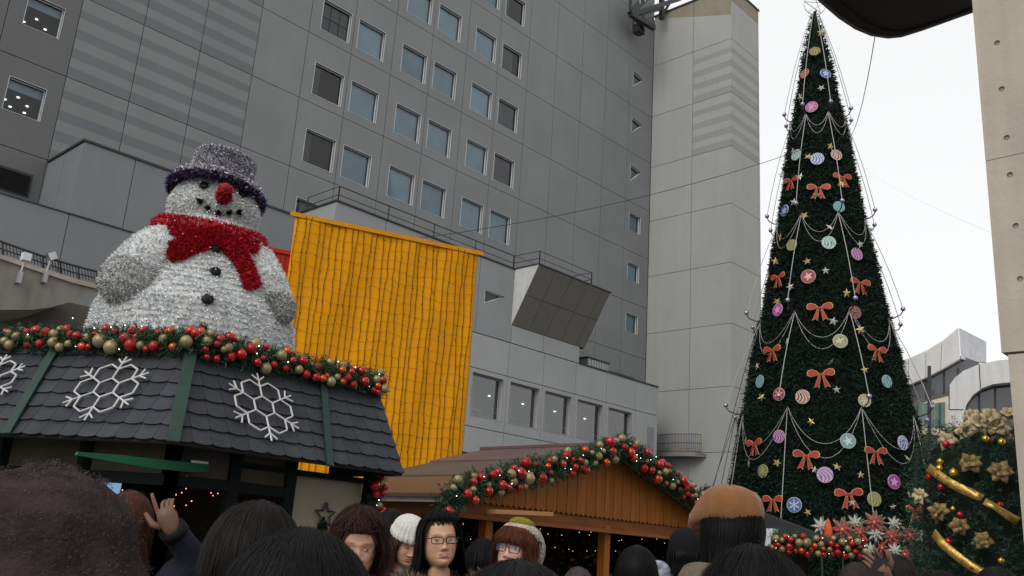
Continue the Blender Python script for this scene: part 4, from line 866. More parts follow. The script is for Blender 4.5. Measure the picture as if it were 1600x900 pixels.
# snowflakes
TUBE = M('rope_light', (.50, .50, .49), .35, var=.1)
def snowflake(c, u, v, n, a, rot, label):
    t = thing('snowflake_light', c, label, 'snowflake', 'rope light snowflakes on the slate roof')
    P = lambda r, ang: c+n*.03+(u*math.cos(ang)+v*math.sin(ang))*r
    def seg(p, q, r=.0085): mb.tube([p, q], r, 5)
    mb = MB()
    for k in range(6): seg(P(a, rot+k*math.pi/3), P(a, rot+(k+1)*math.pi/3))
    mb.build('centre_hexagon', TUBE, t)
    for k in range(6):
        an = rot+k*math.pi/3; mb = MB(); seg(P(a, an), P(3.35*a, an)); tip = P(2.6*a, an)
        for s in (-1, 1): d = u*math.cos(an+s*.85)+v*math.sin(an+s*.85); seg(tip, tip+d*a*.75)
        mb.build('branch', TUBE, t)
        mid = an+math.pi/6; c2 = P(a*math.sqrt(3), mid); H = [c2+(u*math.cos(an+q*math.pi/3)+v*math.sin(an+q*math.pi/3))*a for q in range(-1, 3)]
        mb = MB()
        for q in range(3): seg(H[q], H[q+1])
        mb.build('petal', TUBE, t)
def flake(x, y, nn, vv, uu_, rpx, rot, label):
    c = atP(x, y, E1, nn)+nn*.02; snowflake(c, uu_, vv, nn, rpx*pscale(c)/3.4, rot, label)
flake(170, 612, nL, vL, -hd3, 68, rad(90), 'white rope light snowflake on the slate roof left of the green hip')
flake(408, 640, nF, vF, Xd, 66, rad(90), 'white rope light snowflake on the slate roof right of the green hip')
flake(-12, 600, nL, vL, -hd3, 56, rad(95), 'white rope light snowflake beyond the green batten on the slate roof')

# ================================================================== SNOWMAN
SD = 9.75
sb_ = atD(300, 540, SD); SAX = sb_[:2].copy(); SZ0 = kz1-.05; sk_ = pscale(sb_)
sf = nrm(np.append(-SAX, 0)); sr = np.array((-sf[1], sf[0], 0)); sr = sr if np.dot(sr, R0) > 0 else -sr      # towards camera / image right
def zpx(y): # height of an image row on the snowman axis
    x = 300+(540-y)*.157; return atD(x, y, SD)[2]
SB = [(SZ0-.05, 1.0), (zpx(545), 1.0), (zpx(500), .97), (zpx(470), .87), (zpx(440), .76), (zpx(410), .68), (zpx(390), .62), (zpx(372), .52), (zpx(358), .43), (zpx(350), .40)]
sc0 = 153*sk_
SBZ = np.array([q[0] for q in SB]); SBR = np.array([q[1]*sc0 for q in SB])
HC = np.array((SAX[0], SAX[1], zpx(331))); HRX, HRZ = 68*sk_*1.03, (zpx(270)-zpx(365))/2
snow = thing('snowman', (SAX[0], SAX[1], SZ0), 'big white tinsel snowman with red scarf and purple hat on the kiosk roof', 'snowman')
def srev(z): return np.interp(z, SBZ, SBR)
def body_hit(x, y, off=0.0):
    d = ray(x, y); d = d/math.hypot(d[0], d[1])
    for s in np.arange(SD-2.2, SD+1.0, .004):
        p = CAM+d*s
        r = math.hypot(p[0]-SAX[0], p[1]-SAX[1])
        if p[2] < zpx(352) and r < srev(p[2])+off: return p, nrm((p[0]-SAX[0], p[1]-SAX[1], .45*r))
        e = (p-HC)/np.array((HRX+off, HRX+off, HRZ+off))
        if np.dot(e, e) < 1: return p, nrm((p-HC)/np.array((HRX**2, HRX**2, HRZ**2)))
    return None, sf
TIN = M('white_tinsel', (0, 0, 0), .5, attr='tint', var=.12, scale=7, spec=.3)
SNB = M('snow_base', (.50, .51, .50), .8, var=.2, scale=12)
def fuzz(P, N, ln, wd, spread, parent, name, mat, c0, c1, droop=.15, pw=1.0):
    V_, F_ = scatter_blades(P, N, ln, wd, spread, droop); k = np.repeat((RNG.random(len(P))**pw)[:, None], 5, 0); mb = MB().arr(V_, F_)
    return stuff(mb.build(name, mat, parent, cols=np.array(c0)*(1-k)+np.array(c1)*k))
nu = 64; zs2 = np.linspace(SBZ[0], SBZ[-1], 44)
mb = MB(); mb.rings([[(SAX[0]+srev(z)*math.cos(2*math.pi*k/nu), SAX[1]+srev(z)*math.sin(2*math.pi*k/nu), z) for k in range(nu)] for z in zs2]); body = mb.build('body', SNB, snow, True)
# tinsel wound in rows: points cluster on horizontal rows
nP = 46000; rowh = .055; row = RNG.integers(0, int((SBZ[-1]-SBZ[0])/rowh), nP); zz = SBZ[0]+(row+RNG.normal(size=nP)*.14+.5)*rowh; th = RNG.random(nP)*2*np.pi
zz = zz+.012*np.sin(th*7+row*.8)
keep = RNG.random(nP) < srev(zz)/SBR.max(); zz, th = zz[keep], th[keep]; r_ = srev(zz)
Pp = np.stack([SAX[0]+r_*np.cos(th), SAX[1]+r_*np.sin(th), zz], 1); Nn = np.stack([np.cos(th), np.sin(th), np.full(len(th), .25)], 1)
fuzz(Pp, Nn, .034, .011, .8, body, 'tinsel', TIN, (.54, .56, .56), (.84, .86, .86))
def ellfuzz(c, r, parent, name, n, ln, wd, mat, c0, c1, Rm=None, mask=None, spread=.8):
    d = RNG.normal(size=(n, 3)); d /= np.linalg.norm(d, axis=1)[:, None]; r = np.array(r); P = d*r; N = d/r; N /= np.linalg.norm(N, axis=1)[:, None]
    if Rm is not None: P, N = P@Rm.T, N@Rm.T
    P = P+np.array(c)
    if mask is not None: kk = mask(P); P, N = P[kk], N[kk]
    return fuzz(P, N, ln, wd, spread, parent, name, mat, c0, c1)
# arms: upper arm sweeping to a mitten
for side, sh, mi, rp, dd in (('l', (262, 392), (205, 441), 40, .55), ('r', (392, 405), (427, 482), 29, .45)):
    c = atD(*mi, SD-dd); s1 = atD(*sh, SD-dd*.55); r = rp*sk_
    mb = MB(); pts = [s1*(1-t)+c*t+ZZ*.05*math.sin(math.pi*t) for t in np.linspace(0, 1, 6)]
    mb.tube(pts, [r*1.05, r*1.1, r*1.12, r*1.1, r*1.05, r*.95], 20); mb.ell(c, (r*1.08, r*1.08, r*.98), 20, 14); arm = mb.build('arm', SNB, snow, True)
    ellfuzz(c, (r*1.08, r*1.08, r*.98), arm, 'tinsel', 5200, .032, .011, TIN, (.22, .22, .21), (.66, .67, .66))  # mitten tinsel darkened, partly for its shaded underside, partly for sparse strands
    q = 4200; tt = RNG.random(q); an = RNG.random(q)*2*np.pi; base = s1[None]*(1-tt[:, None])+c[None]*tt[:, None]; base[:, 2] += .05*np.sin(np.pi*tt); ax_ = nrm(c-s1); uu1 = nrm(np.cross(ax_, ZZ)); vv1 = np.cross(uu1, ax_); N = uu1[None]*np.cos(an)[:, None]+vv1[None]*np.sin(an)[:, None]
    fuzz(base+N*(r*1.07), N, .032, .011, .8, arm, 'tinsel', TIN, (.52, .54, .54), (.82, .84, .84))
mb = MB(); mb.ell(HC, (HRX, HRX, HRZ), 40, 24); head = mb.build('head', SNB, snow, True)
ellfuzz(HC, (HRX, HRX, HRZ), head, 'tinsel', 16000, .032, .010, TIN, (.54, .56, .56), (.84, .86, .85))
# clear beads, their glints painted as a white glow
mb = MB()
for i in range(120):
    x, y = RNG.uniform(150, 440), RNG.uniform(300, 530); p, n = body_hit(x, y, .03)
    if p is None: continue
    mb.ell(p+n*.02, .0045, 5, 4)
stuff(mb.build('glass_beads', M('bead_glint', (.9, .9, .95), .05, .0, emit=(1, 1, 1, .8)), snow))
# eyes, mouth, buttons, nose
BLK = M('black_tinsel', (.006, .006, .007), .5, var=.3, scale=20)
for (x, y, r, nm) in ((319, 291, 7.5, 'eye'), (378, 304, 7.5, 'eye'), (314, 315, 4.3, 'mouth_coal'), (326, 325, 3.2, 'mouth_coal'), (341, 332, 4.2, 'mouth_coal'), (357, 332, 3.6, 'mouth_coal'), (372, 331, 4.2, 'mouth_coal'), (338, 389, 8.5, 'button'), (336, 425, 8.5, 'button'), (324, 469, 9, 'button'), (317, 518, 9.5, 'button')):
    p, n = body_hit(x, y, .01); rr_ = r*sk_; u = nrm(np.cross(ZZ, n)); v = np.cross(n, u); Rm = np.stack([u, v, n], 1)
    mb = MB(); mb.ell(p+n*.01, (rr_, rr_*.9, rr_*.5), 14, 8, Rm)
    V_, F_ = scatter_blades(p+(RNG.normal(size=(90, 1))*u+RNG.normal(size=(90, 1))*v)*rr_*.5+n*.02, np.tile(n, (90, 1)), .03, .009, .8); mb.arr(V_, F_); mb.build(nm, BLK, snow)
p, n = body_hit(349, 312, 0); tip = p+sf*.16+ZZ*.07-sr*.0; mb = MB(); mb.tube([p-n*.03, p*.5+tip*.5, tip], [.06, .06, .05], 14); mb.ell(tip, .05, 12, 8); nose = mb.build('nose', M('red_base', (.25, .008, .012), .6), snow, True)
REDT = M('red_tinsel', (0, 0, 0), .3, .25, attr='tint', var=.1)
tt = RNG.random(1100)[:, None]; an = RNG.random(1100)*2*np.pi; dirn = nrm(tip-p); u1 = nrm(np.cross(dirn, ZZ)); v1 = np.cross(u1, dirn); N = u1*np.cos(an)[:, None]+v1*np.sin(an)[:, None]; fuzz(p*(1-tt)+tip*1.0*tt+N*(.06-.01*tt), N, .03, .009, .7, nose, 'tinsel', REDT, (.25, .006, .012), (.62, .03, .04), 0)
# scarf: neck ring and two tails laid on the body
def scarf_strip(cent, wid, name, nbl):
    mb = MB(); Lc, Rc = [], []; pts = []; cents = []
    for i, (x, y) in enumerate(cent):
        a = np.array(cent[max(0, i-1)], float); b = np.array(cent[min(len(cent)-1, i+1)], float); d = (b-a)/np.linalg.norm(b-a); nm2 = np.array((-d[1], d[0])); ww = wid[i] if hasattr(wid, '__len__') else wid
        cents.append((np.array((x, y), float), nm2, ww))
    rows_ = []
    for c, n2_, ww in cents: rows_.append([body_hit(*(c+n2_*ww*s), off=.035) for s in (-1, -.6, 0, .6, 1)])
    for rw in rows_: mb.add([q[0]-q[1]*(.035 if k in (0, 4) else 0) for k, q in enumerate(rw)], [])
    mb.f = [(i*5+k, i*5+k+1, (i+1)*5+k+1, (i+1)*5+k) for i in range(len(rows_)-1) for k in range(4)]
    o = mb.build(name, MATS['red_base'], snow, True); o.modifiers.new('thick', 'SOLIDIFY').thickness = .03
    P, N = [], []
    for _ in range(nbl):
        t = RNG.random()*(len(rows_)-1); i = int(t); f = t-i; s = RNG.random()*4; k = min(3, int(s)); g_ = s-k
        q = lambda a, b: rows_[a][b]
        pp = (q(i, k)[0]*(1-g_)+q(i, k+1)[0]*g_)*(1-f)+(q(i+1, k)[0]*(1-g_)+q(i+1, k+1)[0]*g_)*f; P.append(pp); N.append(q(i, k)[1])
    fuzz(np.array(P), np.array(N), .045, .011, .9, o, 'tinsel', REDT, (.22, .005, .01), (.66, .03, .045), .1)
zn = zpx(366); mb = MB(); Rn = srev(zn)*1.02; fa_ = math.atan2(sf[1], sf[0])
ringp = [np.array((SAX[0]+(Rn+.02)*math.cos(a), SAX[1]+(Rn+.02)*math.sin(a), zn-.085*math.cos(a-fa_)-.02*math.sin(a-fa_))) for a in np.linspace(0, 2*math.pi, 49)]
mb.tube(ringp, .06, 10, False); ro = mb.build('scarf', MATS['red_base'], snow, True)
k_ = RNG.integers(0, 48, 6500); f_ = RNG.random(6500)[:, None]; rp_ = np.array(ringp); base = rp_[k_]*(1-f_)+rp_[k_+1]*f_; out = base-np.array((SAX[0], SAX[1], 0)); out[:, 2] = 0; out /= np.linalg.norm(out, axis=1)[:, None]; an = RNG.random(6500)*2*np.pi; N = out*np.cos(an)[:, None]+ZZ[None]*np.sin(an)[:, None]
fuzz(base+N*.06, N, .04, .011, .8, ro, 'tinsel', REDT, (.22, .005, .01), (.66, .03, .045), .1)
scarf_strip([(345, 368), (325, 372), (303, 380), (280, 390), (262, 396)], [16, 15, 15, 15, 13], 'scarf_tail', 3800)
scarf_strip([(335, 370), (355, 380), (372, 397), (384, 418), (392, 440), (394, 450)], [13, 13, 13, 12, 11, 10], 'scarf_tail', 3800)
scarf_strip([(262, 358), (290, 362), (320, 368), (350, 373), (380, 378), (402, 388)], [9, 11, 13, 13, 11, 8], 'scarf_front', 4200)
# hat: tilted brim and crown
hz = HC+ZZ*HRZ*.70; ha = nrm(ZZ*1.0+sr*.10-sf*.06); hu = nrm(np.cross(ha, sf)); hv = np.cross(ha, hu); HB = HRX*1.04
PURB = M('purple_base', (.03, .012, .05), .6); PUR = M('purple_tinsel', (0, 0, 0), .28, .35, attr='tint', var=.15)
def hring(r, h, n=40): return [hz+hu*r*math.cos(2*math.pi*k/n)+hv*r*math.sin(2*math.pi*k/n)+ha*h for k in range(n)]
mb = MB(); mb.rings([hring(HB*.7, .0), hring(HB, -.06), hring(HB*1.03, .0), hring(HB*.9, .06), hring(HB*.6, .08)]); hat = mb.build('hat_brim', PURB, snow, True)
mb = MB(); ch = (zpx(232)-zpx(282)); mb.rings([hring(HB*.62, .05), hring(HB*.62, ch*.4), hring(HB*.66, ch*.85), hring(HB*.64, ch*.97), hring(HB*.3, ch)]); crown = mb.build('hat_crown', PURB, snow, True)
q = 11000; a_ = RNG.random(q)*2*np.pi; rr_ = HB*(.6+.44*np.sqrt(RNG.random(q))); hh = np.where(rr_ > HB*.98, RNG.uniform(-.07, .02, q), .075-.08*(rr_/HB-.6)); rd = hu[None]*np.cos(a_)[:, None]+hv[None]*np.sin(a_)[:, None]
V_n = rd*.5+ha[None]*.8; fuzz(hz+rd*rr_[:, None]+ha[None]*hh[:, None], V_n, .03, .014, .9, hat, 'tinsel', PUR, (.05, .04, .09), (.85, .83, .88), 0, .8)
a_ = RNG.random(3600)*2*np.pi; rd = hu[None]*np.cos(a_)[:, None]+hv[None]*np.sin(a_)[:, None]; fuzz(hz+rd*HB*1.02+ha[None]*RNG.uniform(-.09, .0, 3600)[:, None], rd-ha[None]*.5, .05, .012, .6, hat, 'tinsel', PUR, (.020, .012, .04), (.16, .10, .24), .2, 2)
a_ = RNG.random(13000)*2*np.pi; rd = hu[None]*np.cos(a_)[:, None]+hv[None]*np.sin(a_)[:, None]; hh = RNG.uniform(.05, ch, 13000); fuzz(hz+rd*HB*.645+ha[None]*hh[:, None], rd+ha[None]*.3, .03, .014, .9, crown, 'tinsel', PUR, (.05, .04, .09), (.85, .83, .88), 0, .8)
rr_ = HB*.64*np.sqrt(RNG.random(3000)); a_ = RNG.random(3000)*2*np.pi; rd = hu[None]*np.cos(a_)[:, None]+hv[None]*np.sin(a_)[:, None]; fuzz(hz+rd*rr_[:, None]+ha[None]*ch, np.tile(ha, (3000, 1)), .03, .014, .9, crown, 'tinsel', PUR, (.05, .04, .09), (.85, .83, .88), 0, .8)

# ================================================================== GABLED WOODEN STALL
sx0, sxp, sx1, sy0, sy1 = 7.2, 10.44, 13.68, 7.82, 10.25; sze, szr = CAM[2]+.583, CAM[2]+1.56
stl = thing('wooden_stall', ((sx0+sx1)/2, 9, 0), 'orange brown wooden market stall with garlanded gable', 'stall')
PINE = M('pine_board', (.27, .088, .010), .6, spec=.2, var=.22, scale=2.2, rnd=.14, stretch=(9, 9, .8), bump=.08, bscale=18)
PINEH = M('pine_siding', (.22, .070, .012), .6, spec=.2, var=.22, scale=2.2, rnd=.12, stretch=(.8, 9, 9), bump=.08, bscale=18)
slope = (szr-sze)/(sxp-sx0); fy = sy0+.16
bw = .102; x = sx0+.35
while x < sx1-.4:
    top = lambda xx: szr-.10-abs(xx-sxp)*slope
    zb_ = sze+.0; a, b = x+.0015, x+bw-.0015; m_ = (a+b)/2
    if top(a) > zb_+.04 and top(b) > zb_+.04:
        pts = [(a, zb_+.015), (m_, zb_-.018), (b, zb_+.015), (b, top(b))]+([(sxp, top(sxp))] if a < sxp < b else [])+[(a, top(a))]
        mb = MB(); yy = fy-(.005 if int(round((x-sx0)/bw)) % 2 else 0); mb.prism([(px, yy, pz) for px, pz in pts], (0, .025, 0)); mb.build('gable_board', PINE, stl)
    x += bw
# barge boards, beams, posts
for sgn, xe_ in ((-1, sx0), (1, sx1)):
    mb = MB(); n_s = nrm((-slope*sgn*-1, 0, 1)); mb.prism([(xe_, sy0, sze-.02), (sxp, sy0, szr-.02), (sxp, sy0, szr-.14), (xe_, sy0, sze-.14)], (0, .05, 0)); mb.build('barge_board', PINEH, stl)
mb = MB(); mb.box((sx0+.3, fy+.04, sze-.16), (sx1-.3, fy+.16, sze-.0)); mb.build('lintel', PINEH, stl)
mb = MB(); mb.box((sx0+.35, fy-.1, sze-.2), (sx1-.4, fy+.02, sze-.155)); mb.build('sill_board', PINEH, stl)
a, b = atY(768, 799, sy0-.2), atY(857, 803, sy0-.2); mb = MB(); mb.bar(a, b, .16, .05); mb.build('shutter_edge', M('pale_pine', (.42, .20, .075), .5, var=.15, scale=5, stretch=(.8, 9, 9)), stl)
for xx in (sx0+.4, sx0+1.0, sxp+.1, sx1-.45): mb = MB(); mb.box((xx-.06, fy+.03, 0), (xx+.06, fy+.15, sze-.1)); mb.build('post', PINE, stl)
mb = MB(); mb.box((sx0+.35, fy+.02, .9), (sx1-.4, fy+.4, .95)); mb.build('counter', PINEH, stl)
for i in range(9): mb = MB(); mb.box((sx0+.35, fy+.05, i*.1), (sx1-.4, fy+.08, i*.1+.094)); mb.build('counter_board', PINEH, stl)
# side wall facing left: horizontal boards
nb2 = 12
for i in range(nb2):
    z0 = sze/nb2*i; mb = MB(); mb.obox((sx0+.33, (fy+sy1)/2, z0+sze/nb2/2), (.012, 0, .012), (0, (sy1-fy)/2, 0), (.004, 0, sze/nb2/2-.004)); mb.build('siding_board', PINEH, stl)
mb = MB(); mb.box((sx0+.36, sy1-.06, 0), (sx1-.36, sy1, sze)); mb.build('back_wall', WOODD, stl)
mb = MB(); mb.box((sx1-.38, fy, 0), (sx1-.34, sy1, sze)); mb.build('side_wall', WOODD, stl)
mb = MB(); mb.prism([(sx0+.3, sy1-.05, sze), (sxp, sy1-.05, szr-.12), (sx1-.3, sy1-.05, sze)], (0, .04, 0)); mb.build('rear_gable', WOODD, stl)
# roof sheets, lapped in three courses each side
RC = [M('roof_low', (.13, .068, .035), .5, .1, var=.2, scale=1.5), M('roof_mid', (.085, .07, .055), .5, .1, var=.2, scale=1.5), M('roof_top', (.105, .066, .06), .5, .1, var=.2, scale=1.5)]
for sgn, xe_ in ((-1, sx0), (1, sx1)):
    for k in range(3):
        f0, f1 = k/3-.02, (k+1)/3+.0; xa, xb = xe_+(sxp-xe_)*f0, xe_+(sxp-xe_)*f1; za, zb2 = sze+(szr-sze)*f0, sze+(szr-sze)*f1
        mb = MB(); mb.prism([(xa, sy0-.04, za+.055), (xb, sy0-.04, zb2+.03), (xb, sy0-.04, zb2-.0), (xa, sy0-.04, za+.015)], (0, sy1-sy0+.2, 0)); mb.build('roof_sheet', RC[k], stl)
    mb = MB(); mb.box((xe_-.03 if sgn < 0 else xe_-.02, sy0-.05, sze-.06), (xe_+.02 if sgn < 0 else xe_+.03, sy1+.2, sze-.0)); mb.build('gutter', M('pale_gutter', (.34, .33, .32), .5), stl)
mb = MB(); mb.box((sxp-.09, sy0-.05, szr+.01), (sxp+.09, sy1+.2, szr+.05)); mb.build('ridge_cap', RC[2], stl)
# inside: dangling goods and fairy lights
mb = MB(); rg = np.random.default_rng(9)
for i in range(260): mb.ell((rg.uniform(sx0+.6, sx1-.6), rg.uniform(fy+.6, sy1-.3), rg.uniform(1.35, 2.05)), rg.uniform(.012, .03), 6, 5)
stuff(tag(mb.build('hanging_trinkets', M('trinket_brown', (.10, .045, .025), .5), None), 'small brown trinkets dangling inside the wooden stall', 'trinkets'))
for z, yy in ((1.93, fy+.35), (1.72, fy+.9), (2.02, fy+.05)):
    mb = MB(); 
    for i in range(22): tx = sx0+.6+(sx1-sx0-1.2)*i/22+rg.normal()*.08; mb.ell((tx, yy, z-.05*math.sin(i*.55)**2+rg.normal()*.02), .0042, 5, 4)
    stuff(mb.build('fairy_lights', M('led_warm', (1, .9, .7), .4, emit=(1, .85, .6, 2.2)), stl))
gl_ = [(sx0+.05, sy0-.1, sze-.22), (sx0+.02, sy0-.1, sze+.02), (sx0+1.1, sy0-.1, sze+.01+1.1*slope), (sxp-.2, sy0-.1, szr-.08), (sxp, sy0-.1, szr+.02), (sxp+.2, sy0-.1, szr-.08), (sx1-1.2, sy0-.1, sze+1.15*slope), (sx1, sy0-.1, sze)]
garland('fir_garland', gl_, .155, 'fir garland with red and gold baubles over the wooden gable', 46000, 112, (-.15, -.95, .1), (.036, .070), 26, 21, top=.1)

# ---- third stall behind, dark roof, low garland
t3 = thing('dark_roofed_stall', atD(1180, 900, 19)*np.array((1, 1, 0)), 'market stall with dark slate roof and low garland behind the beret wearer', 'stall')
def on3(x, y, D): return atD(x, y, D)
e0, e1 = on3(1185, 838, 17.5), on3(1325, 862, 17.5); e0[2] = e1[2] = (e0[2]+e1[2])/2
r0, r1 = on3(1052, 747, 20.5), on3(1262, 826, 19.5)
lo0 = on3(1030, 800, 17.5); lo0[2] = e0[2]
mb = MB(); rk = np.array((0, 0, -.05)); mb.prism([lo0, e1, r1, r0], rk); mb.build('roof', M('dark_roof', (.020, .020, .023), .8, spec=.1, var=.2, scale=3), t3)
mb = MB(); mb.bar(r0+ZZ*.02, r0*.78+r1*.22+ZZ*.02, .1, .06); mb.build('ridge_trim', M('pale_gutter', (0, 0, 0)), t3)
for f in (.0, .33, .66, 1.0):
    q = lo0*(1-f)+e1*f; mb = MB(); mb.box((q[0]-.05, q[1]-.05, 0), (q[0]+.05, q[1]+.05, q[2])); mb.build('post', WOODD, t3)
back0, back1 = r0.copy(), r1.copy(); mb = MB(); mb.prism([(back0[0], back0[1], 0), (back1[0], back1[1], 0), (back1[0], back1[1], back1[2]-.06), (back0[0], back0[1], back0[2]-.06)], (.05, .05, 0)); mb.build('back_wall', WOODD, t3)
q = on3(1203, 828, 17.4); mb = MB(); mb.box(q+(-.1, -.1, -.28), q+(.1, .1, .02)); mb.build('lamp_box', FRAMEW, t3)
garland('fir_garland', [e0-(0.1, .3, -.02), (e0+e1)/2-(.1, .3, .02), e1-(.1, .3, -.02)], .16, 'low fir garland with red baubles on the dark roofed stall', 9000, 55, -H0, (.045, .075), 12, 31)
garland('fir_garland', [r0*.75+r1*.25+ZZ*.02, r0*.55+r1*.45+ZZ*.03], .1, 'thin fir garland lying on the ridge of the dark roofed stall', 2600, 6, -H0, (.03, .045), 0, 32)

# ================================================================== DECORATED FIR COLUMN AT RIGHT
BD = 11.0
bc = atD(1535, 800, BD); BX = bc[:2].copy(); btop = atD(1530, 668, BD)[2]
bush = thing('decorated_fir', (BX[0], BX[1], 0), 'bushy decorated fir with gold ribbon beside the concrete pillar', 'fir tree')
def bush_r(z): return np.interp(z, [0, btop*.55, btop*.85, btop-.12, btop], [.80, .76, .66, .52, .2])
mb = MB(); mb.rings([[(BX[0]+bush_r(z)*.8*math.cos(a), BX[1]+bush_r(z)*.8*math.sin(a), z) for a in np.linspace(0, 2*math.pi, 28, endpoint=False)] for z in np.linspace(0, btop-.03, 14)]); mb.build('inner_mass', M('core_green', (0, 0, 0)), bush, True)
mb = MB(); mb.tube([(BX[0], BX[1], 0), (BX[0], BX[1], btop)], [.09, .05], 8); mb.build('trunk', WOODD, bush)
pts, nr, cl = [], [], []
for i in range(4200):
    z = RNG.random()*btop; a = RNG.random()*2*math.pi; r = bush_r(z)*(.74+.22*RNG.random()); d = nrm((math.cos(a), math.sin(a), .35+.25*RNG.normal())+RNG.normal(size=3)*.3); b_ = np.array((BX[0]+r*math.cos(a), BX[1]+r*math.sin(a), z)); g_ = RNG.random()
    ln = .10+.09*RNG.random()
    for q in range(13): pts.append(b_+d*ln*q/13); nr.append(d*.6+RNG.normal(size=3)*.75); cl.append(g_)
nr = np.array(nr); nr /= np.linalg.norm(nr, axis=1)[:, None]; V_, F_ = scatter_blades(np.array(pts), nr, .036, .006, .2, 0); cl = np.repeat(np.array(cl)[:, None], 5, 0)
mb = MB().arr(V_, F_); stuff(mb.build('foliage', FIR, bush, cols=np.array((.012, .034, .023))*(1-cl)+np.array((.042, .092, .055))*cl))
def fir_where(y): return 'among the cream flowers' if y < 700 else 'around the upper gold ribbon' if y < 770 else 'between the gold ribbons' if y < 830 else 'near the lower gold ribbon'
def on_bush(x, y, off=.02):
    d = ray(x, y); d = d/math.hypot(d[0], d[1])
    for s in np.arange(BD-1.6, BD+1, .005):
        p = CAM+d*s
        if math.hypot(p[0]-BX[0], p[1]-BX[1]) < bush_r(p[2])*.98+off and p[2] < btop: return p, nrm((p[0]-BX[0], p[1]-BX[1], .2))
    return CAM+d*BD, -np.append(nrm(np.append(BX, 0))[:2], 0)
for x, y, k, rp in ((1478, 694, 'r', 6), (1540, 686, 'y', 6), (1565, 691, 'y', 6), (1469, 722, 'y', 5.5), (1468, 732, 'y', 6), (1490, 739, 'y', 7), (1452, 745, 'm', 5), (1470, 761, 'r', 5.5), (1489, 795, 'y', 4), (1500, 804, 'r', 5), (1482, 846, 'r', 5.5), (1562, 789, 'r', 5), (1520, 887, 'r', 6.5), (1564, 876, 'y', 5), (1530, 897, 'y', 5)):
    p, n = on_bush(x, y, .05); o = inst('bauble', BME[k], None, Matrix.Translation(Vector(p)) @ Matrix.Scale(rp*pscale(p), 4)); nm = {'r': 'glossy red', 'm': 'matt red', 'y': 'shiny gold'}[k]
    tag(o, f'{nm} bauble on the decorated fir, {fir_where(y)}', 'bauble', f'{nm} baubles {fir_where(y)}')
GP = M('gold_petal', (.24, .165, .065), .5, .2, var=.2, scale=14, rnd=.12); CP = M('cream_petal', (.46, .37, .22), .55, .05, var=.15, scale=14, rnd=.08); LG = M('leaf_gold', (.10, .12, .06), .5, var=.3, scale=8)
def petal_mb(p, n, ang, ln, wd, lift, mb, rg):
    u = nrm(np.cross(ZZ, n)); v = np.cross(n, u); d = u*math.cos(ang)+v*math.sin(ang); s = -u*math.sin(ang)+v*math.cos(ang); P = []
    prof = [(0, .12, 0), (.25, .8, .10), (.5, 1, .16), (.75, .7, .12), (1, .06, -.02)]
    for f, w_, h in prof:
        for k in (-1, 0, 1): P.append(p+d*ln*f+s*wd*w_*k*.5+n*(lift*f+h*ln-abs(k)*.06*ln+rg.normal()*.006))
    mb.add(P, [(i*3+k, i*3+k+1, (i+1)*3+k+1, (i+1)*3+k) for i in range(4) for k in range(2)])
def poinsettia(p, n, r, mat, label, group, seed):
    rg = np.random.default_rng(seed); t = thing('poinsettia', p, label, 'flower', group)
    for ring, (k, rr, lf) in enumerate(((6, 1.0, .0), (5, .68, .35))):
        for i in range(k): mb = MB(); petal_mb(p+n*.02*ring, n, 2*math.pi*(i+.5*ring)/k+rg.normal()*.12, r*rr*(.85+.3*rg.random()), r*.78*rr**.5, r*(lf+.2*rg.normal()), mb, rg); o = mb.build('petal', mat, t, True); o.modifiers.new('thick', 'SOLIDIFY').thickness = .004
    for i in range(2): mb = MB(); petal_mb(p-n*.03, n, rg.uniform(0, 6.28), r*1.25, r*.5, -.1*r, mb, rg); o = mb.build('leaf', LG, t, True); o.modifiers.new('thick', 'SOLIDIFY').thickness = .004
    mb = MB()
    for i in range(6): mb.ell(p+n*r*.22+rg.normal(size=3)*r*.07, r*.06, 6, 5)
    mb.build('flower_centre', GOLDM, t, True)
for i, (x, y, rp, k) in enumerate(((1530, 663, 19, 'c'), (1556, 668, 20, 'c'), (1575, 650, 17, 'c'), (1508, 676, 17, 'c'), (1548, 652, 16, 'c'), (1480, 688, 16, 'c'), (1520, 652, 15, 'c'), (1566, 680, 15, 'c'), (1515, 724, 17, 'g'), (1440, 776, 14, 'c'), (1468, 800, 16, 'g'), (1500, 823, 15, 'g'), (1536, 845, 15, 'g'), (1562, 738, 18, 'g'))):
    p, n = on_bush(x, y, .06) if y > 690 else (atD(x, y, BD-.45+.06*(i % 4)), nrm(np.append(-BX, 1.2)*np.array((.1, .1, .3))))
    if y <= 690: n = nrm(nrm(np.append(-BX, 0))+ZZ*.35+RNG.normal(size=3)*.25)
    poinsettia(p, n, rp*pscale(p)*1.05, CP if k == 'c' else GP, ('large cream fabric poinsettia on top of the decorated fir' if y <= 690 else 'cream fabric poinsettia on the side of the decorated fir') if k == 'c' else f'dull gold fabric poinsettia on the decorated fir, {fir_where(y)}', 'cream poinsettias' if k == 'c' else f'gold poinsettias {fir_where(y)}', 40+i)
RIB = M('gold_ribbon', (.42, .27, .07), .34, .65, var=.35, scale=14, bump=.5, bscale=18)
def ribbon(cent, wd, label):
    mb = MB(); P = []
    for i, (x, y) in enumerate(cent):
        p, n = on_bush(x, y, .09); q, _ = on_bush(x+wd*.5, y-wd*.9, .09); tw = math.sin(i*1.7)*.015; P += [p+n*tw, (p+q)/2+n*.004*math.sin(i*2.3), q-n*tw]
    mb.add(P, [(i*3+k, i*3+k+1, (i+1)*3+k+1, (i+1)*3+k) for i in range(len(cent)-1) for k in range(2)]); o = mb.build('gold_ribbon', RIB, None, True); o.modifiers.new('thick', 'SOLIDIFY').thickness = .003; tag(o, label, 'ribbon')
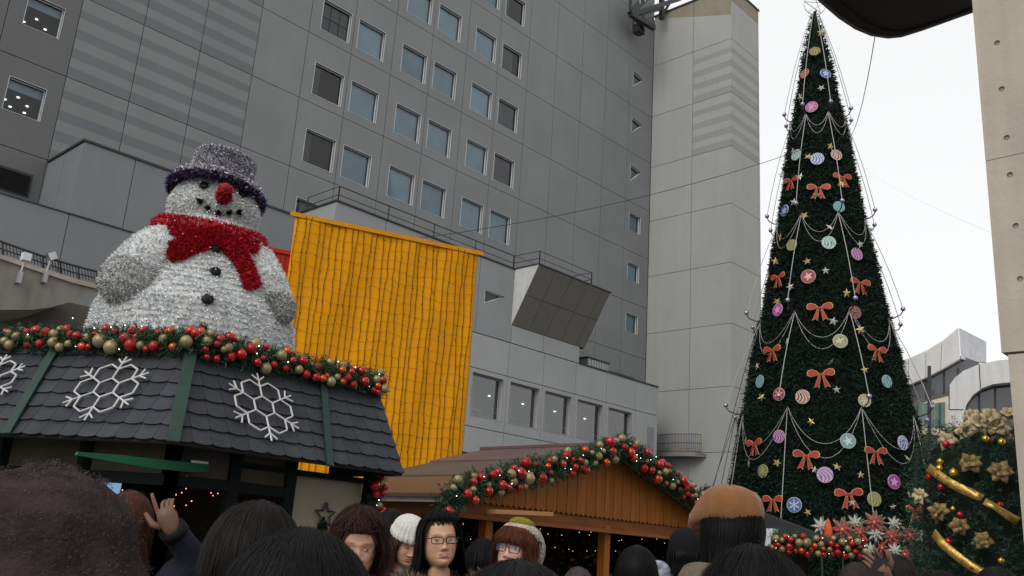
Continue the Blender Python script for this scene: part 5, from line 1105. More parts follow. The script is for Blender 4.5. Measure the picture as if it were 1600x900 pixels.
ribbon([(1447, 736), (1463, 748), (1482, 761), (1502, 771), (1522, 780), (1532, 784)], 13, 'upper gold ribbon band across the decorated fir'); ribbon([(1535, 788), (1552, 797), (1570, 809), (1588, 820)], 11, 'gold ribbon band continuing towards the pillar'); ribbon([(1455, 838), (1470, 856), (1490, 873), (1508, 887), (1530, 899), (1545, 908)], 13, 'lower gold ribbon band across the decorated fir')

# ================================================================== PEOPLE
HT_Z = np.array([.118, .112, .10, .08, .055, .03, .0, -.02, -.045, -.07, -.09, -.105, -.113, -.119, -.13, -.15, -.19, -.21, -.232, -.255, -.31, -.5, -.62, -.78, -.88])[::-1]
HT_W = np.array([.004, .03, .052, .066, .074, .0765, .077, .0765, .0745, .0675, .0555, .042, .036, .042, .050, .052, .056, .09, .155, .18, .188, .162, .142, .172, .15])[::-1]
HT_F = np.array([.004, .03, .052, .072, .084, .088, .086, .085, .086, .086, .085, .079, .068, .050, .042, .040, .044, .055, .075, .09, .102, .108, .095, .10, .08])[::-1]
HT_B = np.array([.004, .035, .062, .083, .095, .099, .098, .094, .086, .072, .064, .06, .058, .058, .058, .060, .066, .075, .085, .09, .096, .09, .084, .108, .10])[::-1]
def hw(z): return np.interp(z, HT_Z, HT_W), np.interp(z, HT_Z, HT_F), np.interp(z, HT_Z, HT_B)
SKINM = M('skin', (0, 0, 0), .5, attr='tint', var=.05, scale=30, spec=.35); HAIRCOL = {}
def gauss(x, s): return np.exp(-(x/s)**2)
class Person:
    def __init__(s, label, px, py, D, yaw, pitch=0, roll=0, coat=(.02, .02, .022), detail=True, scale=1.0, skin=(.54, .30, .19), top=.136):
        hc = atD(px, py, D); hc[2] -= top*scale; s.hz = hc[2]; s.xy = hc[:2]; tc = nrm(np.append(CAM[:2]-hc[:2], 0)); rt = np.array((-tc[1], tc[0], 0)); rt = rt if np.dot(rt, R0) > 0 else -rt
        y_ = rad(yaw); s.fy = tc*math.cos(y_)+rt*math.sin(y_); s.fx = np.cross(s.fy, ZZ); s.pitch, s.roll = rad(pitch), rad(roll); s.k = scale; s.detail = detail
        s.root = thing('person', (s.xy[0], s.xy[1], 0), label, 'person'); s.coatm = None; s.make(coat, skin)
    def W(s, P):     # head-relative local -> world, with head pitch and roll blended in above the neck
        P = np.array(P, float).reshape(-1, 3); w_ = np.clip((P[:, 2]+.19)/.09, 0, 1); w_ = w_*w_*(3-2*w_); Q = P.copy(); piv = -.13
        a = s.pitch*w_; dy, dz = P[:, 1], P[:, 2]-piv; Q[:, 1] = dy*np.cos(a)-dz*np.sin(a); Q[:, 2] = piv+dy*np.sin(a)+dz*np.cos(a)
        b = s.roll*w_; dx, dz = Q[:, 0].copy(), Q[:, 2]-piv; Q[:, 0] = dx*np.cos(b)-dz*np.sin(b); Q[:, 2] = piv+dx*np.sin(b)+dz*np.cos(b)
        Q = Q*s.k
        return s.fx[None]*Q[:, :1]+s.fy[None]*Q[:, 1:2]+ZZ[None]*Q[:, 2:]+np.array((s.xy[0], s.xy[1], s.hz))
    def make(s, coat, skin):
        nr, ns = (120, 96) if s.detail else (60, 40); zz = np.concatenate([np.linspace(.118, -.125, int(nr*.75)), np.linspace(-.13, -.88, nr-int(nr*.75))]); ph = np.linspace(0, 2*np.pi, ns, endpoint=False)
        if s.detail: ph = ph-.35*np.sin(ph)          # denser towards the face
        Wd, Fd, Bd = hw(zz); c, sn = np.cos(ph), np.sin(ph); X = Wd[:, None]*sn[None]; Y = np.where(c[None] > 0, Fd[:, None]*c[None], Bd[:, None]*c[None]); Z_ = np.repeat(zz[:, None], ns, 1)
        fr = np.clip(c, 0, 1)[None]**.5
        if s.detail:
            nz = np.interp(zz, [-.05, -.046, -.036, -.02, .0, .012, .03], [0, .35, 1, .72, .42, .25, 0])[:, None]
            Y = Y+fr*(.021*nz*gauss(X, .0115)+.008*(gauss(X-.0125, .007)+gauss(X+.0125, .007))*gauss(Z_+.038, .007)
                      - .0085*(gauss(X-.032, .017)+gauss(X+.032, .017))*gauss(Z_-.001, .012)+.0035*gauss(Z_-.021, .008)*gauss(X, .05)
                      + .0045*gauss(X, .024)*(gauss(Z_+.0605, .0045)+1.15*gauss(Z_+.0715, .0055))-.003*gauss(X, .021)*gauss(Z_+.0655, .0022)
                      + .005*(gauss(X-.042, .02)+gauss(X+.042, .02))*gauss(Z_+.03, .02)+.004*gauss(X, .018)*gauss(Z_+.096, .012)-.003*gauss(X, .02)*gauss(Z_+.083, .006))
        P = np.stack([X, Y, Z_], -1).reshape(-1, 3); col = np.tile(np.array(skin), (len(P), 1))
        if s.detail:
            x, z = P[:, 0], P[:, 2]; f = P[:, 1] > .03
            lip = np.clip(np.maximum(gauss(z+.0605, .0048), gauss(z+.0718, .0062))*1.5*(np.abs(x) < .0235)*(1-(np.abs(x)/.026)**4).clip(0, 1), 0, 1)*f; col = col*(1-lip[:, None]*.8)+np.array((.40, .14, .115))*lip[:, None]*.8
            ln = (gauss(z+.066, .0016)*(np.abs(x) < .021)*f)[:, None]; col = col*(1-ln*.75)
            br = np.clip(gauss(z-.0215-.0035*np.cos(x*38), .0022)*1.0*((np.abs(x) > .014) & (np.abs(x) < .048)), 0, 1)*f; col = col*(1-br[:, None]*.65)+np.array((.04, .025, .02))*br[:, None]*.65
            ck = (gauss(np.abs(x)-.042, .022)*gauss(z+.032, .022)*f)[:, None]*.35; col = col*(1-ck)+np.array((.50, .22, .17))*ck
            nost = ((gauss(x-.0075, .0035)+gauss(x+.0075, .0035))*gauss(z+.0455, .003)*f)[:, None]*.7; col = col*(1-nost.clip(0, 1))+np.array((.12, .05, .04))*nost.clip(0, 1)
        mb = MB(); V = s.W(P); mb.arr(V, [(i*ns+k, i*ns+(k+1) % ns, (i+1)*ns+(k+1) % ns, (i+1)*ns+k) for i in range(nr-1) for k in range(ns)])
        mb.f += [tuple(range(ns))[::-1], tuple((nr-1)*ns+k for k in range(ns))]
        def ext(pts, r, n=10):
            k0 = len(mb.v); mb.tube(s.W(pts), [q*s.k for q in r], n)
        # ears, arms with hands, legs: one mesh with the head and trunk
        for sd in (-1, 1):
            k0 = len(mb.v); e = MB(); e.ell((0, 0, 0), (.010, .019, .032), 12, 8); R_ = np.array(e.v)+np.array((sd*.079, -.008, -.012)); mb.arr(s.W(R_), np.zeros((0, 4), int)) if False else mb.add(s.W(R_), e.f)
            lz = -(s.hz/s.k)
            ext([(sd*.085, -.01, -.84), (sd*.10, .01, (lz-.84)*.5), (sd*.10, -.02, lz+.09), (sd*.10, -.02, lz+.02)], [.085, .058, .04, .045]); ext([(sd*.10, -.05, lz+.04), (sd*.105, .08, lz+.035), (sd*.11, .15, lz+.025)], [.04, .04, .028])
            if getattr(s, 'raise_arm', None) == sd: continue
            ext([(sd*.17, -.005, -.255), (sd*.215, -.02, -.40), (sd*.225, -.01, -.52), (sd*.22, .05, -.66), (sd*.21, .09, -.75)], [.05, .043, .036, .033, .026]); s.hand(mb, (sd*.21, .10, -.77), (0, .25, -1), (sd*-.9, .3, -.1), sd)
        n0 = len(col); cc = np.tile(np.array(skin), (len(mb.v), 1)); cc[:n0] = col
        s.body = mb.build('body', SKINM, s.root, True, cols=cc)
        # coat: shell over trunk and sleeves
        cm = coat if not isinstance(coat, tuple) else M('coat_%d_%d_%d' % tuple(int(1000*q) for q in coat), coat, .85, var=.25, scale=14, bump=.3, bscale=60, spec=.2)
        zz = np.array([-.165, -.16, -.185, -.205, -.228, -.25, -.30, -.5, -.65, -.8, -1.0]); Wd, Fd, Bd = hw(zz); off = np.array([.018, .03, .036, .034, .034, .036, .04, .05, .06, .075, .11]); ph = np.linspace(0, 2*np.pi, 40, endpoint=False)
        mb = MB(); mb.rings([s.W([((w_+o)*math.sin(a), ((f_ if math.cos(a) > 0 else b_)+o)*math.cos(a), z) for a in ph]) for z, w_, f_, b_, o in zip(zz, Wd, Fd, Bd, off)], False, False)
        for sd in (-1, 1):
            if getattr(s, 'raise_arm', None) == sd: continue
            mb.tube(s.W([(sd*.155, -.005, -.24), (sd*.19, -.01, -.27), (sd*.225, -.02, -.40), (sd*.235, -.01, -.52), (sd*.23, .05, -.66), (sd*.215, .09, -.745)]), [.06, .068, .064, .058, .052, .046], 14)
        s.coat = mb.build('coat', cm, s.root, True)
        mb = MB(); lz = -(s.hz/s.k)
        for sd in (-1, 1): mb.tube(s.W([(sd*.085, -.01, -.84), (sd*.10, .01, (lz-.84)*.5), (sd*.10, -.02, lz+.07)]), [.11, .078, .06], 14)
        mb.build('trousers', M('dark_trousers', (.015, .016, .02), .85, var=.2, scale=10), s.root, True)
        mb = MB()
        for sd in (-1, 1): mb.tube(s.W([(sd*.10, -.07, lz+.05), (sd*.105, .03, lz+.055), (sd*.11, .17, lz+.03)]), [.045, .052, .038], 12)
        mb.build('shoes', M('shoe_black', (.01, .01, .01), .5), s.root, True)
    def hand(s, mb, w0, d, palm, sd, curl=.35, point=False):
        """palm slab and five unequal fingers with bent joints, all in head-relative coordinates"""
        w0 = np.array(w0); d = nrm(d); pn = nrm(np.array(palm)-d*np.dot(palm, d)); sdv = np.cross(d, pn)*sd
        T = lambda pts, r: mb.tube(s.W(pts), [q*s.k for q in r], 8)
        T([w0-d*.03, w0, w0+d*.05, w0+d*.085], [.024, .03, .036, .03]); 
        for i, (o, ln) in enumerate(((-.027, .068), (-.009, .078), (.010, .074), (.027, .058))):
            b = w0+d*.078+sdv*o; c_ = .12 if (point and i == 0) else (1.25 if point else curl)*(1+.1*i); p = [b]; dd = d
            for f_ in (.45, .32, .25): a = c_*.8; dd = nrm(dd*math.cos(a)+pn*math.sin(a)); p.append(p[-1]+dd*ln*f_)
            T([b-d*.02]+p, [.0095, .0098, .009, .0082, .0062])
        b = w0+d*.02-sdv*.028; t1 = nrm(d*.6-sdv*.7+pn*.35); t2 = nrm(d*.9-sdv*.25+pn*.4); T([b, b+t1*.035, b+t1*.035+t2*.03, b+t1*.035+t2*.052], [.014, .0125, .0105, .007])
    # ---- hair
    def hairpath(s, phi, t_end, v, psi0, n=10, phi_f=1.1, sweep=None, jit=0.0, flare=0.0, front=.062, taper=1.0):
        """strand centre lines for arrays of roots: returns (m, n, 3)"""
        phi, t_end, v, psi0 = [np.asarray(q, float)[:, None] for q in np.broadcast_arrays(phi, t_end, v, psi0)]; m_ = len(phi); jit = np.broadcast_to(jit, (m_,))[:, None]
        top, z0 = .098+v, .02; f = np.linspace(0, 1, n)[None]
        L1 = np.maximum(math.pi/2-psi0, 0)*.09; L2 = np.maximum(0.0, z0-t_end); l = f*(L1+L2)
        psi1 = np.arccos(np.clip((t_end-z0)/top, -1, 1)); high = t_end > z0
        psi = np.where(high, psi0+(psi1-psi0)*f, np.minimum(psi0+l/.09, math.pi/2)); z = np.where(high | (l < L1), z0+top*np.cos(psi), z0-(l-L1)); sr_ = np.sin(psi)
        ph = np.repeat(phi, n, 1)
        if sweep is not None:
            sg = np.where(phi >= 0, 1, -1); tgt = sg*np.maximum(np.abs(phi), phi_f+.10+.25*np.abs(jit)); g = np.clip((.118+v-z)/(.118+v-front-.012), 0, 1); g = g*g*(3-2*g); ph = np.where(np.asarray(sweep)[:, None], phi*(1-g)+tgt*g, ph)
        W_, F_, B_ = hw(np.where(z < z0, np.maximum(z, -.16), z0)); low = z < z0
        W_ = np.where(low, np.maximum(W_, .066+flare*(z0-z)), W_); B_ = np.where(low, np.maximum(B_, .078+flare*(z0-z)*.6), B_); F_ = np.where(low, np.maximum(F_, .06), F_)
        fn = np.clip(np.cos(ph)*1.6, 0, 1)*np.clip((front+.05-z)/.05, 0, 1)*(z > front-.03); v = v*(1-.72*fn*taper)
        x = (W_+v)*np.sin(ph)*sr_; y = (np.where(np.cos(ph) > 0, F_, B_)+v)*np.cos(ph)*sr_; dn = np.maximum(-.2-z, 0)
        return np.stack([x*(1+np.minimum(.35, dn*.8)), y*(1+np.minimum(.5, dn*1.2)), z], -1)
    def hair(s, col, length=-.12, front=.062, phi_f=1.1, part='sweep', n=4500, wd=.00145, v=.016, seed=1, bangs=None, rough=.5, messy=.012, flare=.05, cut=None):
        rg = np.random.default_rng(seed+100); mat = M('hair_%d_%d_%d' % tuple(int(1000*q) for q in col), col, rough, var=.35, scale=25, spec=.09)
        a = -math.pi+2*math.pi*np.arange(72)/72; na, nt_ = 72, 18; side = np.clip(np.abs(a)/(phi_f*1.02), 0, 1); ze = np.where(side < 1, front*(1-side**5)+max(length, -.06)*side**5, min(front, length))
        G = s.hairpath(a, ze, v-.004, .02, nt_, phi_f, None, 0, flare, front, 1.0 if bangs is None else 0.0)
        if cut is not None: G[:, :, 2] = np.minimum(G[:, :, 2], cut+.0*G[:, :, 2])
        mb = MB(); mb.arr(s.W(G.reshape(-1, 3)), [(i*nt_+k, ((i+1) % na)*nt_+k, ((i+1) % na)*nt_+k+1, i*nt_+k+1) for i in range(na) for k in range(nt_-1)])
        h = mb.build('hair', mat, s.root, True); npt = 9
        a = rg.uniform(-math.pi, math.pi, n); fr_ = np.abs(a) < phi_f; vv = v+rg.normal(size=n)*.0015+np.abs(rg.normal(size=n))*messy*.2
        ze = length+rg.normal(size=n)*.012*(1+abs(length)*3); sw = np.zeros(n, bool)
        if bangs is None: sw = fr_ & (length < front); ze = np.where(fr_, length*(.8+.25*rg.random(n)) if length < front else front, ze); st_ = fr_ & (rg.random(n) < .10); ze = np.where(st_, front+.010+.006*rg.normal(size=n), ze); sw = sw & ~st_
        else: ze = np.where(fr_, bangs+rg.normal(size=n)*.008, ze)
        P = s.hairpath(a, ze, vv, rg.random(n)**.7*1.2+.02, npt, phi_f, sw, rg.normal(size=n), flare, front, 1.0 if bangs is None else 0.0); tt = np.linspace(0, 1, npt)[None]; p0 = rg.uniform(0, 6, (n, 1))
        P[:, :, 0] += messy*np.sin(tt*3+p0)*tt*rg.normal(size=(n, 1)); P[:, :, 1] += messy*np.cos(tt*2.6+p0)*tt*rg.normal(size=(n, 1))
        if cut is not None: P[:, :, :2] *= np.where(P[:, :, 2:] > cut, .8, 1.0); P[:, :, 2] = np.minimum(P[:, :, 2], cut)
        T = np.gradient(P, axis=1); S = np.cross(T, P*np.array((1, 1, .6))); S /= np.linalg.norm(S, axis=2, keepdims=True)+1e-9; w_ = wd*(.6+.8*rg.random((n, 1, 1)))*np.interp(np.linspace(0, 1, npt), [0, .7, 1], [1, .9, .2])[None, :, None]
        Vs = np.stack([P-S*w_, P+S*w_], 2).reshape(-1, 3); k = (np.arange(n)[:, None]*npt*2+np.arange(npt-1)[None]*2).ravel(); Fs = np.stack([k, k+1, k+3, k+2], 1)
        mb = MB(); mb.arr(s.W(Vs), Fs); stuff(mb.build('strands', mat, h, True)); return h
    def dome(s, name, mat, prof, rib=0, ribs=30, front=0.0, seed=0, lump=0.0, cap=True, parent=None, ns=96, tilt=0.0):
        """rings (z, scale w, scale f, scale b) in head coordinates"""
        R_ = []
        for z, w_, f_, b_ in prof:
            ring = []
            for k in range(ns):
                a = 2*math.pi*k/ns; q = 1+rib*math.cos(ribs*a)+lump*noise.noise(Vector((math.cos(a)*1.5, math.sin(a)*1.5, z*14+seed))); ring.append((w_*math.sin(a)*q, (f_ if math.cos(a) > 0 else b_)*math.cos(a)*q, z-tilt*max(0, f_*math.cos(a)-.03)+lump*.2*noise.noise(Vector((math.cos(a)*2, math.sin(a)*2, seed+5+z*9)))))
            R_.append(s.W(ring))
        mb = MB(); mb.rings(R_, False, cap); return mb.build(name, mat, parent or s.root, True)
    def eyes(s, open_=.6, gaze=0):
        W_ = M('eye_white', (.62, .58, .55), .3); D_ = M('eye_dark', (.012, .008, .006), .15)
        for sd in (-1, 1):
            mb = MB(); e = MB(); e.ell((sd*.032, .0795, .000), (.0135, .006, .0058*open_), 14, 8); mb.add(s.W(e.v), e.f); o = mb.build('eye', W_, s.root, True)
            mb = MB(); e = MB(); e.ell((sd*.032+gaze, .0832, .0), (.0056, .0028, .0056*open_), 12, 8); mb.add(s.W(e.v), e.f); mb.build('iris', D_, o, True)
            mb = MB(); mb.tube(s.W([(sd*.032+.0145*q, .0835-.006*q*q, .0052*open_*(1-q*q)+.0008*(1 if q*sd > 0 else -1)) for q in np.linspace(-1, 1, 9)]), [.0005, .0012, .0016, .0018, .0018, .0018, .0016, .0012, .0005], 5); mb.build('eyelid_line', D_, o, True)
    def mouth(s, w_=.017, h=.0045, z=-.066):
        mb = MB(); e = MB(); e.ell((0, .0895, z), (w_, .006, h*.8), 14, 8); mb.add(s.W(e.v), e.f); mb.build('teeth', M('teeth', (.62, .58, .52), .35), s.root, True)
    def glasses(s, hw_=.026, hh=.0155, mat=None):
        mat = mat or M('black_frame', (.008, .008, .009), .3); g_ = MB()
        def rr(cx): return [(cx+hw_*math.copysign(abs(math.cos(a))**.5, math.cos(a)), .100-.006*(abs(cx+hw_*math.cos(a))/.06)**2, -.002+hh*math.copysign(abs(math.sin(a))**.55, math.sin(a))) for a in np.linspace(0, 2*math.pi, 33)]
        for sd in (-1, 1): g_.tube(s.W(rr(sd*.0335)), .0021, 6, False); g_.tube(s.W([(sd*.060, .094, .008), (sd*.078, .075, .008), (sd*.083, .0, .004)]), .002, 5)
        g_.tube(s.W([(-.0085, .101, .002), (0, .1035, .004), (.0085, .101, .002)]), .0021, 5); fr_ = g_.build('spectacles', mat, s.root, True)
        for sd in (-1, 1): mb = MB(); mb.add(s.W(rr(sd*.0335)[:-1]), [tuple(range(32))]); mb.build('lens', glass('spectacle_lens', (.96, .97, .97), .0), fr_)
    def scarf(s, mat, r=.034, loops=3, seed=0):
        mb = MB(); rg = np.random.default_rng(seed)
        for j in range(loops):
            z = -.135-.032*j; R_ = .078+.016*j; mb.tube(s.W([(R_*math.sin(a)*1.05, R_*math.cos(a)*(1.0+.12*math.cos(a))+.008, z+.012*math.sin(2*a+j)+.008*rg.normal()) for a in np.linspace(0, 2*math.pi, 29)]), [r*(.85+.25*rg.random()) for _ in range(29)], 12, False)
        mb.build('scarf', mat, s.root, True)
    def fur(s, c0, c1, n=5000, R_=.13, z=-.17, seed=3, name='fur_collar'):
        rg = np.random.default_rng(seed); a = rg.uniform(0, 2*np.pi, n); b = rg.uniform(0, 2*np.pi, n); r = .045; cen = np.stack([R_*np.sin(a), R_*.8*np.cos(a), np.full(n, z)+.03*np.cos(a)*-1], 1); d = np.stack([np.sin(a)*np.cos(b), np.cos(a)*np.cos(b), np.sin(b)], 1)
        P = s.W(cen+d*r); N = s.W(cen+d*(r+.01))-P; N /= np.linalg.norm(N, axis=1)[:, None]; V_, F_ = scatter_blades(P, N, .035, .004, .5, .2, rg); k = np.repeat(rg.random(n)[:, None], 5, 0)
        mb = MB(); mb.tube(s.W([(R_*math.sin(q), R_*.8*math.cos(q), z-.03*math.cos(q)) for q in np.linspace(0, 2*math.pi, 25)]), r, 10, False); o = mb.build(name, M('fur_base', (.05, .035, .025), .9), s.root, True)
        mb = MB().arr(V_, F_); stuff(mb.build('fur', M('fur', (0, 0, 0), .7, attr='tint', var=.1), o, cols=np.array(c0)*(1-k)+np.array(c1)*k))
BLACKH, BROWNH, REDH = (.006, .0055, .0055), (.035, .016, .010), (.085, .026, .012)
# --- foreground: person in felt hat
FELT = M('felt_brown', (.034, .026, .025), .95, var=.45, scale=30, bump=.35, bscale=160, spec=.05)
p = Person('person seen from behind in a big brown grey felt hat', 82, 735, 1.25, 175, top=.138, coat=(.02, .018, .018), detail=False)
p.hair(BLACKH, -.1, n=500, v=.01, cut=.0)
prof = [(-.045, .162, .150, .160), (-.036, .162, .148, .158), (.0, .146, .136, .142), (.03, .124, .122, .128), (.048, .112, .114, .118), (.062, .110, .114, .118), (.085, .104, .108, .114), (.11, .085, .09, .097), (.128, .06, .064, .07), (.138, .028, .03, .034), (.140, .004, .004, .004)]
hat = p.dome('felt_hat', FELT, prof, lump=.045, seed=3)
# felt nap
vv = np.array([v.co for v in hat.data.vertices])+ORG[p.root.name]; nn = np.array([v.normal for v in hat.data.vertices]); idx = RNG.integers(0, len(vv), 26000); V_, F_ = scatter_blades(vv[idx]+RNG.normal(size=(26000, 3))*.004, nn[idx], .0032, .0006, 1.1); kk = np.repeat(RNG.random(26000)[:, None], 5, 0)
mb = MB().arr(V_, F_); stuff(mb.build('nap', M('felt_nap', (0, 0, 0), .9, attr='tint', spec=.02), hat, cols=np.array((.028, .021, .020))*(1-kk)+np.array((.11, .088, .083))*kk))
# --- person pointing, red brown hair
class Pointer(Person): raise_arm = 1
p = Pointer('person from behind with long red brown hair, one hand raised and pointing', 207, 767, 4.0, 172, coat=(.014, .016, .026), detail=False)
p.hair((.060, .022, .013), -.22, n=5000, wd=.0016, seed=4, phi_f=.9)
wr = atD(268, 826, 3.85); el = atD(300, 868, 3.95)
mb = MB(); sh = p.W([(.17, -.01, -.26)])[0]; mb.tube([sh, el, wr], [.05, .042, .028], 10); ft = MB()
def hand_world(mb, w0, d, pn, sd, k=1.0):
    d, pn = nrm(d), np.array(pn); pn = nrm(pn-d*np.dot(pn, d)); sv = np.cross(d, pn)*sd
    mb.tube([w0-d*.03, w0, w0+d*.045, w0+d*.085], [.025, .031, .038, .031], 12)
    for i, (o, ln) in enumerate(((-.027, .074), (-.009, .078), (.010, .074), (.027, .058))):
        b = w0+d*.078+sv*o; c_ = .08 if i == 0 else 1.15; pts = [b]; dd = d
        for f_ in (.45, .32, .25): dd = nrm(dd*math.cos(c_*.8)+pn*math.sin(c_*.8)); pts.append(pts[-1]+dd*ln*f_)
        mb.tube([b-d*.02]+pts, [.0090, .0088, .0080, .0074, .0056], 9)
    b = w0+d*.02-sv*.03; t1 = nrm(d*.55-sv*.8+pn*.2); t2 = nrm(d*.9-sv*.3+pn*.3); mb.tube([b, b+t1*.04, b+t1*.04+t2*.03, b+t1*.04+t2*.055], [.015, .013, .011, .0075], 9)
dup_ = nrm(atD(255, 790, 3.85)-wr); hand_world(mb, wr, dup_, H0, -1)
hb = mb.build('raised_hand', M('shaded_skin', (.15, .08, .052), .5, var=.08, scale=40), p.root, True)  # skin colour darkened to stand for shade on the raised hand
mb = MB(); mb.tube([sh, (sh*.4+el*.6), el, wr*.75+el*.25, wr*.92+el*.08], [.075, .068, .06, .048, .05], 16); mb.build('sleeve', p.coat.data.materials[0], p.root, True)
mb = MB(); c_ = wr*.93+el*.07; mb.tube([c_-nrm(wr-el)*.02, c_+nrm(wr-el)*.015], [.054, .052], 16); mb.build('fur_cuff', M('fur_base', (0, 0, 0)), p.root, True)
# --- dark heads in front
p = Person('dark haired person from behind, standing before the kiosk opening', 408, 783, 2.0, 165, coat=(.015, .015, .017), detail=False); p.hair((.010, .009, .008), -.11, n=11000, wd=.0007, seed=6, messy=.010, phi_f=.9)
p = Person('person with straight black hair seen from behind, very close', 478, 825, 1.17, 178, top=.14, coat=(.02, .02, .022), detail=False); p.hair(BLACKH, -.2, n=22000, wd=.0005, seed=7, v=.02, messy=.006, phi_f=.8)
p = Person('person whose smooth black crown just shows below the green topped hat', 812, 874, 1.3, 180, top=.138, coat=(.02, .02, .022), detail=False); p.hair((.007, .007, .008), -.12, n=16000, wd=.0005, seed=8, v=.018, messy=.005, phi_f=.8)
p = Person('person with loose black hair from behind, in front of the beret', 1178, 858, 1.9, 170, top=.144, coat=(.03, .025, .022), detail=False); p.hair((.006, .0055, .0055), -.25, n=14000, wd=.0007, seed=9, v=.024, messy=.03, phi_f=.8, flare=.2)
# --- woman with magenta scarf
p = Person('woman with short red brown hair and magenta scarf looking down', 566, 790, 3.7, 2, pitch=-16, coat=(.03, .025, .03)); p.hair((.030, .012, .010), -.085, n=8000, wd=.0012, seed=10, phi_f=.95, v=.022, messy=.022, front=.06); p.eyes(.35); p.scarf(M('magenta_knit', (.22, .012, .09), .9, var=.3, scale=60, bump=.6, bscale=120, spec=.1), r=.036)
# --- dark head behind
p = Person('dark haired person from behind between the scarf woman and the white beanie', 613, 795, 6.2, 175, detail=False); p.hair(BLACKH, -.11, n=1600, wd=.004, seed=11)
# --- white knit beanie
KN = M('white_knit', (.60, .58, .54), .9, var=.12, scale=80, bump=.6, bscale=140, spec=.1)
p = Person('woman in ribbed white knit beanie with brown hair looking down', 634, 799, 5.3, 25, top=.15, pitch=-24, coat=(.04, .045, .055)); p.hair((.045, .020, .012), -.26, n=5000, wd=.0015, seed=12, phi_f=1.0, cut=.03); p.eyes(.3)
p.dome('knit_beanie', KN, [(.030, .088, .098, .108), (.026, .094, .104, .114), (.034, .099, .109, .119), (.058, .099, .109, .119), (.062, .094, .104, .113), (.09, .088, .096, .106), (.115, .074, .082, .09), (.135, .05, .055, .062), (.146, .025, .028, .03), (.15, .004, .004, .004)], rib=.04, ribs=22)
# --- glasses woman
p = Person('smiling woman with black rimmed glasses and long straight black hair', 694, 797, 4.35, 16, pitch=3, roll=-5, coat=(.012, .012, .014)); p.hair(BLACKH, -.42, n=11000, wd=.0014, seed=13, phi_f=1.12, v=.020, messy=.016, front=.086, flare=.18); p.eyes(.42); p.glasses(.0265, .0145); p.mouth(.015, .0026)
p.fur((.05, .035, .025), (.26, .19, .13), 6000, .15, -.20)
# --- head with fur hood
p = Person('dark haired person in fur trimmed hood beside the glasses woman', 757, 842, 5.8, 150, coat=(.03, .028, .026), detail=False); p.hair(BLACKH, -.13, n=4000, wd=.0014, seed=14, messy=.02); p.fur((.06, .045, .03), (.24, .18, .12), 4000, .13, -.17, 5, 'fur_hood_trim')
# --- red haired woman in chunky hat
p = Person('woman with red fringe, round black glasses and chunky cream hat', 803, 808, 4.4, -24, top=.15, pitch=9, roll=5, coat=(.28, .18, .10), skin=(.64, .38, .28)); p.hair(REDH, -.07, n=8000, wd=.0012, seed=15, phi_f=.95, bangs=.026, front=.05, v=.014, messy=.016, cut=.10); p.eyes(.55); p.glasses(.025, .0185); p.mouth(.010, .0015)
CK = M('cream_knit', (.40, .36, .29), .95, var=.25, scale=50, bump=.9, bscale=90, spec=.08)
mb = MB(); Rr = []
for z, w_, b_, yo in ((-.09, .085, .125, -.04), (-.04, .102, .155, -.04), (.02, .108, .165, -.04), (.06, .106, .155, -.035), (.09, .098, .13, -.028), (.115, .08, .095, -.02), (.132, .05, .055, -.015), (.138, .01, .01, -.01)):
    ring = []
    for k in range(80):
        a = 2*math.pi*k/80; q = 1+.035*math.cos(16*a)*math.cos(z*160); fr_ = .062 if z < .07 else b_*.8; fz = max(z, .062) if math.cos(a) > .1 else z
        ring.append((w_*math.sin(a)*q, yo+(fr_ if math.cos(a) > 0 else b_)*math.cos(a)*q, fz if math.cos(a) > .1 else z))
    Rr.append(p.W(ring))
mb.rings(Rr, False, True); hat = mb.build('knit_hat', CK, p.root, True)
mb = MB(); e = MB(); e.ell((0, -.01, .128), (.062, .062, .03), 24, 12); mb.add(p.W(e.v), e.f); mb.build('green_crown', M('lime_knit', (.22, .20, .03), .95, var=.25, scale=60, bump=.8, bscale=110, spec=.08), hat, True)
mb = MB(); p.fur((.16, .10, .06), (.42, .30, .2), 2500, .12, -.16, 6, 'collar')
# --- small head, short haired man, beanie, beret
p = Person('grey haired person far back under the wooden gable', 905, 886, 6.5, 160, coat=(.12, .11, .10), detail=False); p.hair((.05, .04, .035), -.09, n=900, wd=.005, seed=16)
p = Person('person with cropped black hair from behind, before the wooden stall', 996, 850, 4.2, 172, coat=(.02, .02, .022), detail=False, skin=(.5, .3, .21)); p.hair(BLACKH, -.065, n=7000, wd=.0010, seed=17, v=.010, messy=.006, phi_f=.9)
p = Person('person in black beanie with pale patterned hood', 1071, 826, 5.4, 170, coat=(.012, .012, .016), detail=False); p.hair(BLACKH, -.1, n=600, wd=.004, seed=18, cut=.02)
p.dome('beanie', M('black_knit', (.010, .010, .012), .95, bump=.5, bscale=120, spec=.1), [(-.06, .086, .07, .100), (-.02, .092, .094, .112), (.04, .092, .104, .115), (.09, .082, .092, .102), (.12, .06, .066, .076), (.138, .03, .034, .04), (.142, .004, .004, .004)], rib=.008, ribs=40)
HOODM = M('pale_print', (.24, .26, .31), .8, var=.75, scale=32, spec=.15); mb = MB(); e = MB(); e.ell((-.13, -.05, -.115), (.075, .085, .075), 20, 14); ev = [np.array(v)*(1+.12*noise.noise(Vector(np.array(v)*16))) for v in e.v]; mb.add(p.W(ev), e.f); mb.build('hood', HOODM, p.root, True)
p = Person('person in tan flat beret with long black hair and khaki collar', 1140, 763, 3.2, -128, coat=(.12, .095, .065), detail=True); p.hair(BLACKH, -.34, n=9000, wd=.0012, seed=19, phi_f=1.1, messy=.016, cut=.05, flare=.03)
BER = M('tan_felt', (.20, .088, .032), .9, var=.12, scale=30, bump=.25, bscale=180, spec=.12, sheen=.2)
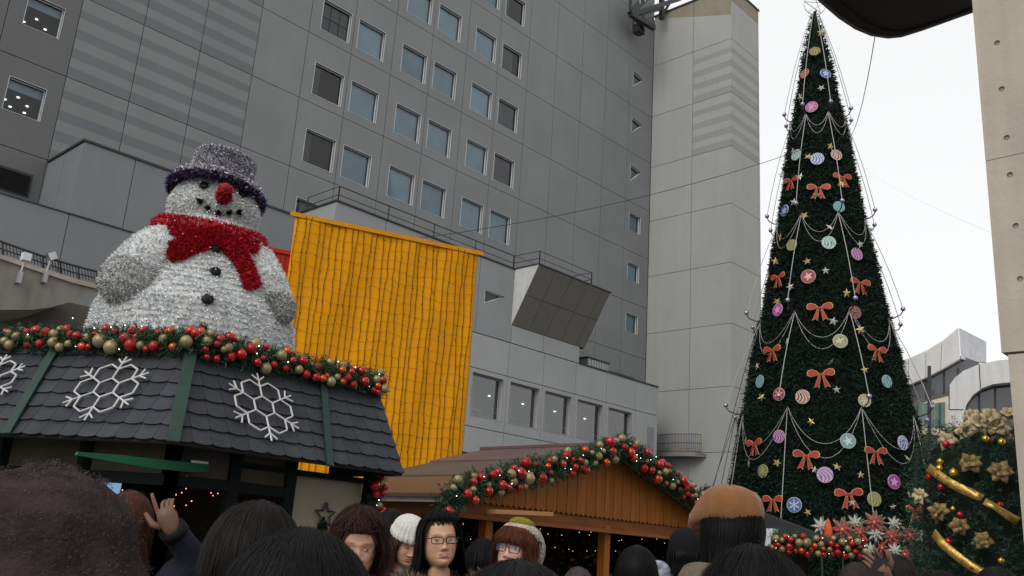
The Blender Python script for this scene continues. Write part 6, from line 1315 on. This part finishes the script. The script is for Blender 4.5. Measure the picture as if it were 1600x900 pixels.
p.dome('beret', BER, [(.024, .086, .098, .104), (.028, .094, .128, .110), (.042, .104, .150, .114), (.072, .106, .142, .114), (.104, .098, .112, .106), (.126, .08, .082, .088), (.137, .05, .055, .055), (.143, .02, .02, .02), (.144, .003, .003, .003)], lump=.05, seed=8, tilt=.32)
mb = MB(); mb.rings([p.W([((.075+o)*math.sin(a), (.085+o)*math.cos(a), z+.01*math.sin(3*a)) for a in np.linspace(0, 2*math.pi, 40, endpoint=False)]) for z, o in ((-.26, .12), (-.20, .105), (-.145, .085), (-.115, .068), (-.122, .055), (-.18, .05))], False, False); mb.build('collar', M('khaki_cloth', (.13, .105, .07), .85, var=.25, scale=25, bump=.4, bscale=50, spec=.15), p.root, True)
# --- heads by the tree
p = Person('cropped haired person from behind under the low garland', 1338, 876, 5.4, 165, coat=(.03, .03, .03), detail=False, skin=(.45, .27, .19)); p.hair((.03, .022, .018), -.05, n=1500, wd=.003, seed=20, v=.006, phi_f=.9)
class Holder(Person): raise_arm = -1
p = Holder('dark haired person from behind holding up a small dark phone', 1398, 866, 4.6, 165, coat=(.015, .015, .016), detail=False); p.hair((.014, .011, .010), -.12, n=4500, wd=.0014, seed=21, messy=.012)
sh = p.W([(-.17, -.01, -.26)])[0]; wr = atD(1384, 905, 4.45); el = atD(1365, 965, 4.5); mb = MB(); mb.tube([sh, el, wr], [.05, .042, .028], 10); hand_world(mb, wr, nrm(atD(1372, 884, 4.4)-wr), H0, 1); mb.build('raised_hand', M('shaded_skin', (0, 0, 0)), p.root, True)
mb = MB(); mb.tube([sh, sh*.4+el*.6, el, wr*.8+el*.2], [.075, .065, .055, .048], 14); mb.build('sleeve', p.coat.data.materials[0], p.root, True)
ph_ = atD(1372, 889, 4.38); mb = MB(); bm_o = MB(); mb.obox(ph_, R0*.03, ZZ*.045+R0*.02, H0*.005); tag(mb.build('phone', M('phone_dark', (.02, .018, .018), .35), None, org=ph_), 'small dark phone held up by the dark haired person by the tree', 'phone')
p = Person('dark haired person from behind beside the decorated fir', 1470, 893, 4.0, 170, coat=(.012, .012, .013), detail=False); p.hair(BLACKH, -.12, n=4500, wd=.0014, seed=22)
p = Person('dark haired person from behind near the foot of the pillar', 1556, 886, 4.4, 175, coat=(.012, .012, .013), detail=False); p.hair(BLACKH, -.12, n=1800, wd=.003, seed=23)
